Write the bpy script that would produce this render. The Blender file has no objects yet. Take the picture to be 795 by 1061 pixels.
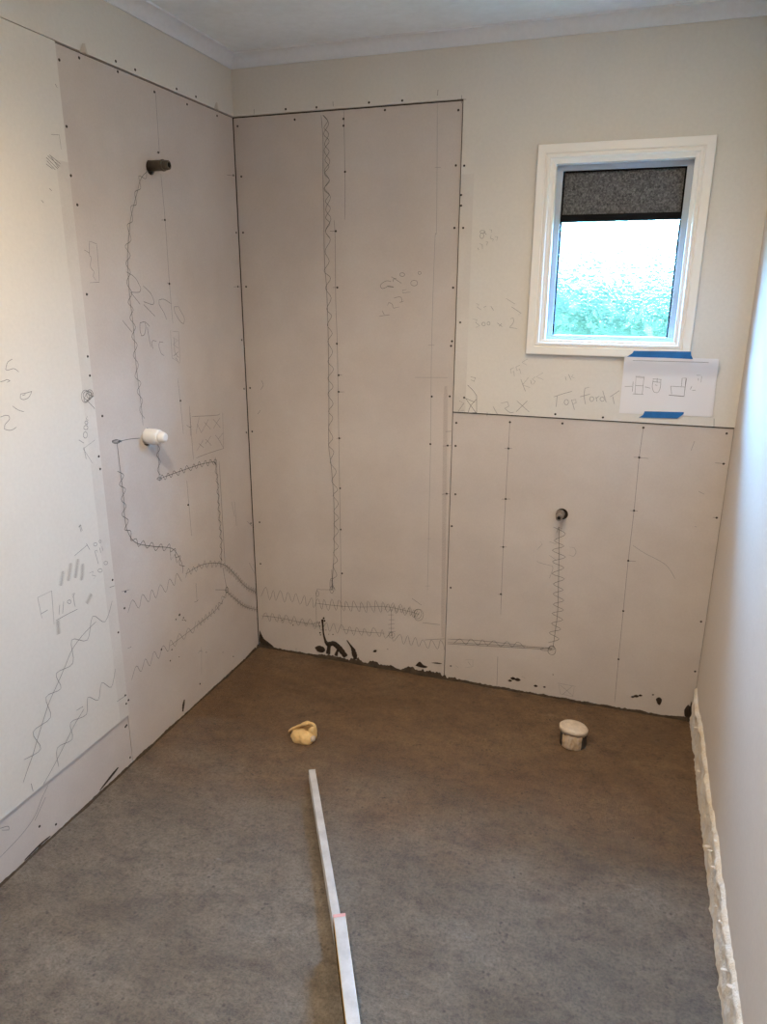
import bpy, bmesh, math, random
from mathutils import Vector, Matrix, noise

SC = bpy.context.scene
COL = SC.collection
W = 1.849            # room width
ZC = 2.388           # ceiling height
YF = -3.55           # wall behind the camera
XS, YS = -0.006, 0.006   # faces of the recessed wall sheets

# ------------------------------------------------------------------ camera
cd = bpy.data.cameras.new('camera'); cam = bpy.data.objects.new('camera', cd); COL.objects.link(cam)
cd.sensor_fit = 'HORIZONTAL'; cd.sensor_width = 36.0; cd.lens = 36.0 * 754.6 / 795.0
cd.clip_start = 0.02
yaw, pitch, roll = -0.3271, -0.2948, 0.0052
fwd = Vector((math.sin(yaw)*math.cos(pitch), math.cos(yaw)*math.cos(pitch), math.sin(pitch)))
rgt = Vector((math.cos(yaw), -math.sin(yaw), 0.0)); upv = rgt.cross(fwd)
r2 = math.cos(roll)*rgt + math.sin(roll)*upv; u2 = -math.sin(roll)*rgt + math.cos(roll)*upv
m = Matrix((r2, u2, -fwd)).transposed().to_4x4(); m.translation = (1.5103, -2.6841, 1.5708)
cam.matrix_world = m
SC.camera = cam

# ------------------------------------------------------------------ world, light, exposure
SC.view_settings.view_transform = 'Standard'
SC.view_settings.look = 'None'
SC.view_settings.gamma = 1.0
SC.view_settings.use_curve_mapping = False
SC.view_settings.exposure = 0.08
SC.cycles.use_denoising = True
SC.cycles.max_bounces = 10
SC.cycles.diffuse_bounces = 6
SC.cycles.transparent_max_bounces = 16
SC.cycles.sample_clamp_indirect = 12.0

SKY_STRENGTH = 270.0
LAMP_POWER = (32.0, 106.0)      # narrow part of each downlight's beam
LAMP_GLOW = (4.6, 7.4)          # its wide diffuser glow
LAMP_BEAM = 150.0
LAMP_COLOUR = (1.0, 0.81, 0.58)

wd = bpy.data.worlds.new('sky'); SC.world = wd; wd.use_nodes = True
bg = wd.node_tree.nodes['Background']
# overcast sky: three times brighter overhead than at the horizon
SKY_COLOUR = (0.25, 0.56, 1.0)
wt = wd.node_tree; tc = wt.nodes.new('ShaderNodeTexCoord'); sx = wt.nodes.new('ShaderNodeSeparateXYZ'); mr = wt.nodes.new('ShaderNodeMapRange')
mr.inputs['From Min'].default_value = 0.0; mr.inputs['From Max'].default_value = 1.0; mr.inputs['To Min'].default_value = SKY_STRENGTH*0.45; mr.inputs['To Max'].default_value = SKY_STRENGTH*1.35
wt.links.new(tc.outputs['Generated'], sx.inputs[0]); wt.links.new(sx.outputs['Z'], mr.inputs['Value']); wt.links.new(mr.outputs[0], bg.inputs['Strength'])
bg.inputs['Color'].default_value = (*SKY_COLOUR, 1)

pl = bpy.data.lights.new('window_portal', 'AREA'); po = bpy.data.objects.new('window_portal', pl); COL.objects.link(po)
pl.shape = 'RECTANGLE'; pl.size = 0.42; pl.size_y = 0.58; pl.cycles.is_portal = True
po.location = (1.41, 0.105, 1.68); po.rotation_euler = (math.radians(-90), 0, 0)

# ------------------------------------------------------------------ helpers
def mat(name, col, rough=0.8, metal=0.0, spec=0.3):
    m = bpy.data.materials.new(name); m.use_nodes = True
    b = m.node_tree.nodes['Principled BSDF']
    b.inputs['Base Color'].default_value = (*col, 1); b.inputs['Roughness'].default_value = rough
    b.inputs['Metallic'].default_value = metal; b.inputs['Specular IOR Level'].default_value = spec
    return m

def nd(m, t, **kw):
    n = m.node_tree.nodes.new(t)
    for k, v in kw.items():
        if k in n.inputs and not hasattr(type(n), k): n.inputs[k].default_value = v
        else: setattr(n, k, v)
    return n

def lk(m, a, b): m.node_tree.links.new(a, b)

def coords(m, scale=(1, 1, 1), rot=(0, 0, 0)):
    tc = nd(m, 'ShaderNodeTexCoord'); mp = nd(m, 'ShaderNodeMapping')
    mp.inputs['Scale'].default_value = scale; mp.inputs['Rotation'].default_value = rot
    lk(m, tc.outputs['Object'], mp.inputs['Vector']); return mp.outputs['Vector']

def noisy(m, vec, scale, detail=4, rough=0.6):
    n = nd(m, 'ShaderNodeTexNoise', Scale=scale, Detail=detail, Roughness=rough); lk(m, vec, n.inputs['Vector']); return n.outputs['Fac']

def ramp(m, fac, stops):
    r = nd(m, 'ShaderNodeValToRGB'); e = r.color_ramp.elements
    while len(e) < len(stops): e.new(0.5)
    for i, (p, c) in enumerate(stops):
        e[i].position = p; e[i].color = (*c, 1) if len(c) == 3 else c
    lk(m, fac, r.inputs['Fac']); return r.outputs['Color']

def mixc(m, fac, a, b, blend='MIX'):
    n = nd(m, 'ShaderNodeMix', data_type='RGBA', blend_type=blend)
    for sock, v in ((n.inputs[0], fac), (n.inputs[6], a), (n.inputs[7], b)):
        if isinstance(v, (int, float)): sock.default_value = v
        elif isinstance(v, tuple): sock.default_value = (*v, 1)
        else: lk(m, v, sock)
    return n.outputs[2]

def bump(m, h, strength, dist):
    b = nd(m, 'ShaderNodeBump', Strength=strength, Distance=dist); lk(m, h, b.inputs['Height'])
    lk(m, b.outputs['Normal'], m.node_tree.nodes['Principled BSDF'].inputs['Normal'])

def mottled(name, c, rough, amount=0.1, scale=3.0, fine=60.0, bmp=0.15, dist=0.002, warm=None):
    """plain coat with broad mottling, fine grain and a little relief"""
    m = mat(name, c, rough); v = coords(m)
    a = noisy(m, v, scale, 5); f = noisy(m, v, fine, 3)
    k = 1 - amount; d = warm or (c[0]*k, c[1]*k, c[2]*k)
    col = ramp(m, a, [(0.35, d), (0.65, c)])
    col = mixc(m, 0.25, col, ramp(m, f, [(0.3, (0.8, 0.8, 0.8)), (0.7, (1, 1, 1))]), 'MULTIPLY')
    lk(m, col, m.node_tree.nodes['Principled BSDF'].inputs['Base Color'])
    bump(m, f, bmp, dist); return m

M = {}
M['cream'] = mottled('cream_paint', (0.695, 0.668, 0.628), 0.62, 0.05, 2.2, 90, 0.12)
M['white_wall'] = mottled('white_wall_paint', (0.66, 0.60, 0.55), 0.6, 0.04, 2.0, 90, 0.12)
M['bare'] = mottled('bare_plaster', (0.66, 0.625, 0.59), 0.8, 0.08, 6, 120, 0.3)
M['ceil'] = mottled('ceiling_paint', (0.86, 0.93, 1.0), 0.7, 0.10, 2.5, 40, 0.1)
M['cornice'] = mottled('cornice_paint', (0.78, 0.82, 0.88), 0.6, 0.06, 5, 60, 0.1)
M['sheet'] = mottled('fibre_cement', (0.600, 0.548, 0.518), 0.8, 0.13, 2.6, 140, 0.2, 0.002, (0.535, 0.480, 0.450))
M['cavity'] = mat('wall_cavity', (0.035, 0.025, 0.018), 0.9)
M['edge'] = mat('board_edge', (0.55, 0.50, 0.45), 0.9)
M['screw'] = mat('screw_steel', (0.06, 0.05, 0.045), 0.55, 0.6)
M['gloss_white'] = mat('gloss_white_paint', (0.82, 0.81, 0.79), 0.32, 0, 0.5)
M['alu_frame'] = mat('grey_aluminium_frame', (0.42, 0.46, 0.52), 0.4, 0.25, 0.5)
M['black'] = mat('black_rubber', (0.008, 0.008, 0.009), 0.8, 0, 0.1)
M['paper'] = mat('white_paper', (0.74, 0.73, 0.76), 0.7)
M['tape'] = mottled('blue_tape', (0.02, 0.15, 0.42), 0.6, 0.2, 30, 200, 0.2)
M['pvc'] = mat('white_pvc', (0.76, 0.77, 0.80), 0.35, 0, 0.5)
M['brass'] = mottled('dull_brass', (0.12, 0.10, 0.075), 0.45, 0.35, 60, 200, 0.2)
M['dull_metal'] = mottled('dull_metal', (0.24, 0.20, 0.17), 0.45, 0.3, 80, 200, 0.2)
M['hole'] = mat('dark_bore', (0.006, 0.005, 0.005), 0.9)
M['foam'] = mottled('yellow_foam', (0.80, 0.56, 0.27), 0.9, 0.18, 40, 260, 0.6, 0.003)
M['tan'] = mottled('tan_packing', (0.50, 0.36, 0.22), 0.85, 0.5, 45, 160, 0.6, 0.003, (0.60, 0.50, 0.42))
M['cap'] = mottled('dusty_white_cap', (0.66, 0.56, 0.46), 0.6, 0.25, 30, 120, 0.3)
M['grey_pipe'] = mottled('grimy_grey_pipe', (0.10, 0.085, 0.075), 0.6, 0.6, 25, 120, 0.3)
M['mortar'] = mottled('wet_mortar', (0.045, 0.030, 0.020), 0.75, 0.4, 30, 120, 0.8, 0.004)
M['alu'] = mottled('worn_aluminium', (0.62, 0.62, 0.64), 0.42, 0.2, 25, 150, 0.15, 0.001)
for n in ('alu',): M[n].node_tree.nodes['Principled BSDF'].inputs['Metallic'].default_value = 0.35
M['yellow'] = mat('yellow_enamel', (0.70, 0.42, 0.05), 0.45, 0, 0.5)
M['red'] = mat('faded_red_plastic', (0.55, 0.30, 0.30), 0.5)
M['lamp_glow'] = mat('lamp_glow', (1, 1, 1)); _b = M['lamp_glow'].node_tree.nodes['Principled BSDF']
_b.inputs['Emission Color'].default_value = (*LAMP_COLOUR, 1); _b.inputs['Emission Strength'].default_value = 12
for tone, c in (('dark', 0.07), ('mid', 0.12), ('soft', 0.20), ('faint', 0.26)):
    M[tone] = mat('pencil_' + tone, (c, c*0.97, c*0.95), 0.6)
M['smear'] = mat('grey_smear', (0.25, 0.25, 0.26), 0.9); M['smear'].node_tree.nodes['Principled BSDF'].inputs['Alpha'].default_value = 0.06
M['stain'] = mat('brown_stain', (0.36, 0.20, 0.13), 0.9); M['stain'].node_tree.nodes['Principled BSDF'].inputs['Alpha'].default_value = 0.13

def floor_material():
    m = mat('sand_cement_screed', (0.2, 0.17, 0.14), 0.55); b = m.node_tree.nodes['Principled BSDF']
    v = coords(m); vs = coords(m, (1.0, 1.7, 1), (0, 0, math.radians(-24)))
    big = noisy(m, vs, 2.4, 8, 0.68); mid = noisy(m, vs, 11, 8, 0.75); fine = noisy(m, v, 300, 3); grain = noisy(m, v, 120, 5, 0.75)
    col = ramp(m, big, [(0.30, (0.096, 0.068, 0.044)), (0.50, (0.140, 0.106, 0.074)), (0.72, (0.180, 0.148, 0.114))])
    col = mixc(m, 0.75, col, ramp(m, mid, [(0.30, (0.55, 0.53, 0.51)), (0.52, (1, 1, 1)), (0.75, (1.2, 1.2, 1.2))]), 'MULTIPLY')
    col = mixc(m, 0.9, col, ramp(m, grain, [(0.28, (0.45, 0.43, 0.4)), (0.5, (1, 1, 1)), (0.72, (1.4, 1.4, 1.36))]), 'MULTIPLY')
    sand = noisy(m, v, 42, 8, 0.8)
    col = mixc(m, 0.9, col, ramp(m, sand, [(0.33, (0.50, 0.48, 0.46)), (0.47, (0.96, 0.96, 0.96)), (0.62, (1.2, 1.2, 1.2))]), 'MULTIPLY')
    # curved trowel sweeps around a point near the door
    tw = nd(m, 'ShaderNodeTexWave', wave_type='RINGS', rings_direction='Z', Scale=1.7, Distortion=7.0, Detail=4.0); tw.inputs['Detail Scale'].default_value = 2.2
    mp = nd(m, 'ShaderNodeMapping'); mp.inputs['Location'].default_value = (-0.9, 2.2, 0); tc0 = nd(m, 'ShaderNodeTexCoord'); lk(m, tc0.outputs['Object'], mp.inputs['Vector']); lk(m, mp.outputs[0], tw.inputs['Vector'])
    sweep = ramp(m, tw.outputs['Fac'], [(0.05, (0.72, 0.70, 0.68)), (0.35, (1, 1, 1))])
    swm = ramp(m, noisy(m, vs, 4.5, 4), [(0.48, (0, 0, 0)), (0.62, (0.8, 0.8, 0.8))])
    col = mixc(m, swm, col, mixc(m, 1.0, col, sweep, 'MULTIPLY'))
    # scattered dark grit and a few pale dried lime patches
    vo = nd(m, 'ShaderNodeTexVoronoi', Scale=60.0); lk(m, v, vo.inputs['Vector'])
    grit = ramp(m, vo.outputs['Distance'], [(0.16, (1, 1, 1)), (0.32, (0, 0, 0))])
    sel = ramp(m, noisy(m, v, 17, 4, 0.7), [(0.50, (0, 0, 0)), (0.62, (1, 1, 1))])
    gs = nd(m, 'ShaderNodeMath', operation='MULTIPLY'); lk(m, grit, gs.inputs[0]); lk(m, sel, gs.inputs[1])
    col = mixc(m, gs.outputs[0], col, (0.06, 0.043, 0.030))
    pale = ramp(m, noisy(m, vs, 5.0, 8, 0.75), [(0.62, (0, 0, 0)), (0.78, (0.5, 0.5, 0.5))])
    col = mixc(m, pale, col, (0.36, 0.35, 0.33))
    # browner screed towards the back wall, greyer towards the front, with an irregular edge
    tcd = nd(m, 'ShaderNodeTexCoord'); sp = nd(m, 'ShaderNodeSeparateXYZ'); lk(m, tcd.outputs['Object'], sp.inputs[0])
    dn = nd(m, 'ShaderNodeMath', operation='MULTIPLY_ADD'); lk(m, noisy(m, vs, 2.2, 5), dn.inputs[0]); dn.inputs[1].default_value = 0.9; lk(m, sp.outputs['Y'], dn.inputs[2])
    back_mask = nd(m, 'ShaderNodeMapRange'); lk(m, dn.outputs[0], back_mask.inputs['Value']); back_mask.interpolation_type = 'SMOOTHSTEP'
    for k_, v_ in (('From Min', -0.70), ('From Max', -0.10), ('To Min', 0.0), ('To Max', 1.0)): back_mask.inputs[k_].default_value = v_
    brown_tint = mixc(m, 1.0, col, (0.95, 0.74, 0.54), 'MULTIPLY'); grey_tint = mixc(m, 1.0, col, (1.0, 1.06, 1.15), 'MULTIPLY')
    col = mixc(m, back_mask.outputs[0], grey_tint, brown_tint)
    lk(m, col, b.inputs['Base Color'])
    lk(m, ramp(m, big, [(0.3, (0.36, 0.36, 0.36)), (0.7, (0.56, 0.56, 0.56))]), b.inputs['Roughness'])
    b.inputs['Specular IOR Level'].default_value = 0.5
    ad = nd(m, 'ShaderNodeMath', operation='ADD'); lk(m, grain, ad.inputs[0]); lk(m, fine, ad.inputs[1])
    ad2 = nd(m, 'ShaderNodeMath', operation='MULTIPLY_ADD'); lk(m, mid, ad2.inputs[0]); ad2.inputs[1].default_value = 1.5; lk(m, ad.outputs[0], ad2.inputs[2])
    bump(m, ad2.outputs[0], 0.8, 0.004)
    return m
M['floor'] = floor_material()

def screen_material():
    m = mat('dark_speckled_panel', (0.09, 0.088, 0.085), 0.75); v = coords(m)
    col = ramp(m, noisy(m, v, 170, 3, 0.8), [(0.35, (0.03, 0.03, 0.03)), (0.6, (0.16, 0.155, 0.15)), (0.75, (0.30, 0.29, 0.28))])
    lk(m, col, m.node_tree.nodes['Principled BSDF'].inputs['Base Color']); return m
M['speckle'] = screen_material()

def glass_material():
    m = bpy.data.materials.new('obscure_glass'); m.use_nodes = True; nt = m.node_tree
    nt.nodes.remove(nt.nodes['Principled BSDF']); out = nt.nodes['Material Output']
    v = coords(m, (1, 1, 1.3)); n = nd(m, 'ShaderNodeTexNoise', Scale=95.0, Detail=2.0, Distortion=1.2); lk(m, v, n.inputs['Vector'])
    bm_ = nd(m, 'ShaderNodeBump', Strength=0.9, Distance=0.01); lk(m, n.outputs['Fac'], bm_.inputs['Height'])
    rf = nd(m, 'ShaderNodeBsdfRefraction', Roughness=0.36, IOR=1.3); rf.inputs['Color'].default_value = (0.86, 0.97, 0.97, 1); lk(m, bm_.outputs['Normal'], rf.inputs['Normal'])
    tr = nd(m, 'ShaderNodeBsdfTransparent'); tr.inputs['Color'].default_value = (0.88, 0.97, 0.99, 1)
    gl = nd(m, 'ShaderNodeBsdfGlossy', Roughness=0.12); lk(m, bm_.outputs['Normal'], gl.inputs['Normal'])
    m1 = nd(m, 'ShaderNodeMixShader'); m1.inputs[0].default_value = 0.58; lk(m, tr.outputs[0], m1.inputs[1]); lk(m, rf.outputs[0], m1.inputs[2])
    m2 = nd(m, 'ShaderNodeMixShader'); m2.inputs[0].default_value = 0.04; lk(m, m1.outputs[0], m2.inputs[1]); lk(m, gl.outputs[0], m2.inputs[2])
    lk(m, m2.outputs[0], out.inputs['Surface']); return m
M['glass'] = glass_material()
M['leaf'] = mottled('hedge_leaf', (0.036, 0.054, 0.013), 0.6, 0.4, 3, 30, 0.0, 0.001, (0.020, 0.036, 0.014))
M['bark'] = mat('hedge_stem', (0.06, 0.045, 0.03), 0.9)
M['lawn'] = mottled('outdoor_lawn', (0.05, 0.08, 0.03), 0.9, 0.4, 5, 60)

def link(name, me, parent=None, material=None, **props):
    o = bpy.data.objects.new(name, me); COL.objects.link(o); o.parent = parent
    if material is not None and me is not None:
        for mm in (material if isinstance(material, (list, tuple)) else [material]): me.materials.append(M[mm] if isinstance(mm, str) else mm)
    for k, v in props.items():
        if v is not None: o[k] = v
    return o

def mesh_of(name, verts, faces, smooth=False):
    me = bpy.data.meshes.new(name); me.from_pydata([tuple(v) for v in verts], [], faces); me.update()
    if smooth:
        for p in me.polygons: p.use_smooth = True
    return me

def bm_mesh(bm, name, smooth=False):
    bmesh.ops.recalc_face_normals(bm, faces=bm.faces)
    me = bpy.data.meshes.new(name); bm.to_mesh(me); bm.free()
    if smooth:
        for p in me.polygons: p.use_smooth = True
    return me

def box_bm(bm, lo, hi, bev=0.0):
    lo, hi = Vector(lo), Vector(hi)
    r = bmesh.ops.create_cube(bm, size=1.0, matrix=Matrix.Translation((lo+hi)/2) @ Matrix.Diagonal((*(hi-lo), 1)))
    if bev:
        es = {e for v in r['verts'] for e in v.link_edges}
        bmesh.ops.bevel(bm, geom=list(es), offset=bev, segments=2, affect='EDGES', profile=0.6)

def box(name, lo, hi, material, parent=None, bev=0.0, **props):
    bm = bmesh.new(); box_bm(bm, lo, hi, bev); return link(name, bm_mesh(bm, name), parent, material, **props)

def panel_mesh(us, vs, keep, to3, depth, edge_noise=None):
    """flat board: grid cells (u,v) that pass keep() become a slab; to3(u,v,d) places it, d = distance behind its face"""
    V, F, idx = [], [], {}
    def vid(u, v, d):
        k = (u, v, d)
        if k not in idx: idx[k] = len(V); V.append(to3(u, v, d))
        return idx[k]
    cells = {(i, j) for i in range(len(us)-1) for j in range(len(vs)-1) if keep((us[i]+us[i+1])/2, (vs[j]+vs[j+1])/2)}
    for i, j in cells:
        a, b, c, d = us[i], us[i+1], vs[j], vs[j+1]
        for dd in (0, depth): F.append([vid(a, c, dd), vid(b, c, dd), vid(b, d, dd), vid(a, d, dd)])
        for di, dj, e in ((-1, 0, ((a, c), (a, d))), (1, 0, ((b, c), (b, d))), (0, -1, ((a, c), (b, c))), (0, 1, ((a, d), (b, d)))):
            if (i+di, j+dj) not in cells:
                (p, q_), (r, s) = e; F.append([vid(p, q_, 0), vid(r, s, 0), vid(r, s, depth), vid(p, q_, depth)])
    bm = bmesh.new(); vv = [bm.verts.new(p) for p in V]
    for f in F: bm.faces.new([vv[k] for k in f])
    return bm_mesh(bm, 'panel')

def L3(face): return lambda u, v, d: (face - d, u, v)       # left wall: u = y
def B3(face): return lambda u, v, d: (u, face + d, v)       # back wall: u = x

def lathe(profile, axis, origin, seg=28):
    """profile [(distance along axis, radius)]; closed ends"""
    ax = Vector(axis).normalized(); t = Vector((0, 0, 1)) if abs(ax.z) < 0.9 else Vector((1, 0, 0))
    e1 = ax.cross(t).normalized(); e2 = ax.cross(e1); o = Vector(origin); V, F = [], []
    for s, r in profile:
        for k in range(seg):
            a = 2*math.pi*k/seg; V.append(o + ax*s + (e1*math.cos(a) + e2*math.sin(a))*r)
    for i in range(len(profile)-1):
        for k in range(seg):
            k2 = (k+1) % seg; F.append([i*seg+k, i*seg+k2, (i+1)*seg+k2, (i+1)*seg+k])
    F.append(list(range(seg))[::-1]); F.append([(len(profile)-1)*seg+k for k in range(seg)])
    return V, F

def lathe_obj(name, profile, axis, origin, material, parent=None, seg=28, **props):
    V, F = lathe(profile, axis, origin, seg); me = mesh_of(name, V, F)
    bm = bmesh.new(); bm.from_mesh(me); bmesh.ops.recalc_face_normals(bm, faces=bm.faces); bm.to_mesh(me); bm.free()
    for p in me.polygons: p.use_smooth = len(p.vertices) == 4
    o = link(name, me, parent, material, **props)
    return o

def drill(o, axis, centre, r):
    """cut a round hole through a sheet"""
    V, F = lathe([(-0.05, r), (0.05, r)], axis, centre, 32)
    c = bpy.data.objects.new('cutter', mesh_of('cutter', V, F)); COL.objects.link(c)
    bm = bmesh.new(); bm.from_mesh(c.data); bmesh.ops.recalc_face_normals(bm, faces=bm.faces); bm.to_mesh(c.data); bm.free()
    md = o.modifiers.new('hole', 'BOOLEAN'); md.operation = 'DIFFERENCE'; md.object = c; md.solver = 'EXACT'
    dg = bpy.context.evaluated_depsgraph_get(); new = bpy.data.meshes.new_from_object(o.evaluated_get(dg))
    o.modifiers.clear(); o.data = new; bpy.data.objects.remove(c)

def stroke(pts, n=5):
    """smooth a drawn line but keep its sharp corners"""
    P = [Vector(p) for p in pts]; cut = [0]
    for i in range(1, len(P)-1):
        a, b = P[i]-P[i-1], P[i+1]-P[i]
        if a.length > 1e-6 and b.length > 1e-6 and a.angle(b) > math.radians(62): cut.append(i)
    cut.append(len(P)-1); out = []
    for a, b in zip(cut, cut[1:]): out += catmull(pts[a:b+1], n)[(1 if out else 0):]
    return out

def catmull(pts, n=5):
    if len(pts) < 3: return [Vector(p) for p in pts]
    P = [Vector(p) for p in pts]; out = []
    for i in range(len(P)-1):
        p0 = P[max(i-1, 0)]; p1, p2 = P[i], P[i+1]; p3 = P[min(i+2, len(P)-1)]
        for k in range(n):
            t = k/n; out.append(0.5*((2*p1) + (p2-p0)*t + (2*p0-5*p1+4*p2-p3)*t*t + (3*p1-p0-3*p2+p3)*t**3))
    out.append(P[-1]); return out

RND = random.Random(7)
def zigzag(pts, amp, period):
    P = [Vector(p) for p in pts]; L = [0.0]
    for a, b in zip(P, P[1:]): L.append(L[-1] + (b-a).length)
    n = max(2, int(L[-1]/period*2)); out = []; s = 0.0; k = 0
    while s < L[-1]:
        i = max(j for j in range(len(L)) if L[j] <= s); i = min(i, len(P)-2)
        d = (P[i+1]-P[i]).normalized(); nrm = Vector((-d.y, d.x))
        out.append(P[i] + d*(s-L[i]) + nrm*amp*(1 if k % 2 else -1)*RND.uniform(0.8, 1.15)); k += 1
        s += period/2*RND.uniform(0.75, 1.25)
    return out

def ribbon(bm, pts, width, to3, off=0.0007):
    n = len(pts); vs = []
    for i, p in enumerate(pts):
        d = (pts[min(i+1, n-1)] - pts[max(i-1, 0)])
        if d.length < 1e-6: d = Vector((1, 0))
        d.normalize(); nr = Vector((-d.y, d.x))*width/2
        if i in (0, n-1) and n > 2: nr = nr*0.6
        vs.append((bm.verts.new(to3(p.x+nr.x, p.y+nr.y, -off)), bm.verts.new(to3(p.x-nr.x, p.y-nr.y, -off))))
    for a, b in zip(vs, vs[1:]): bm.faces.new((a[0], b[0], b[1], a[1]))

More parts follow.
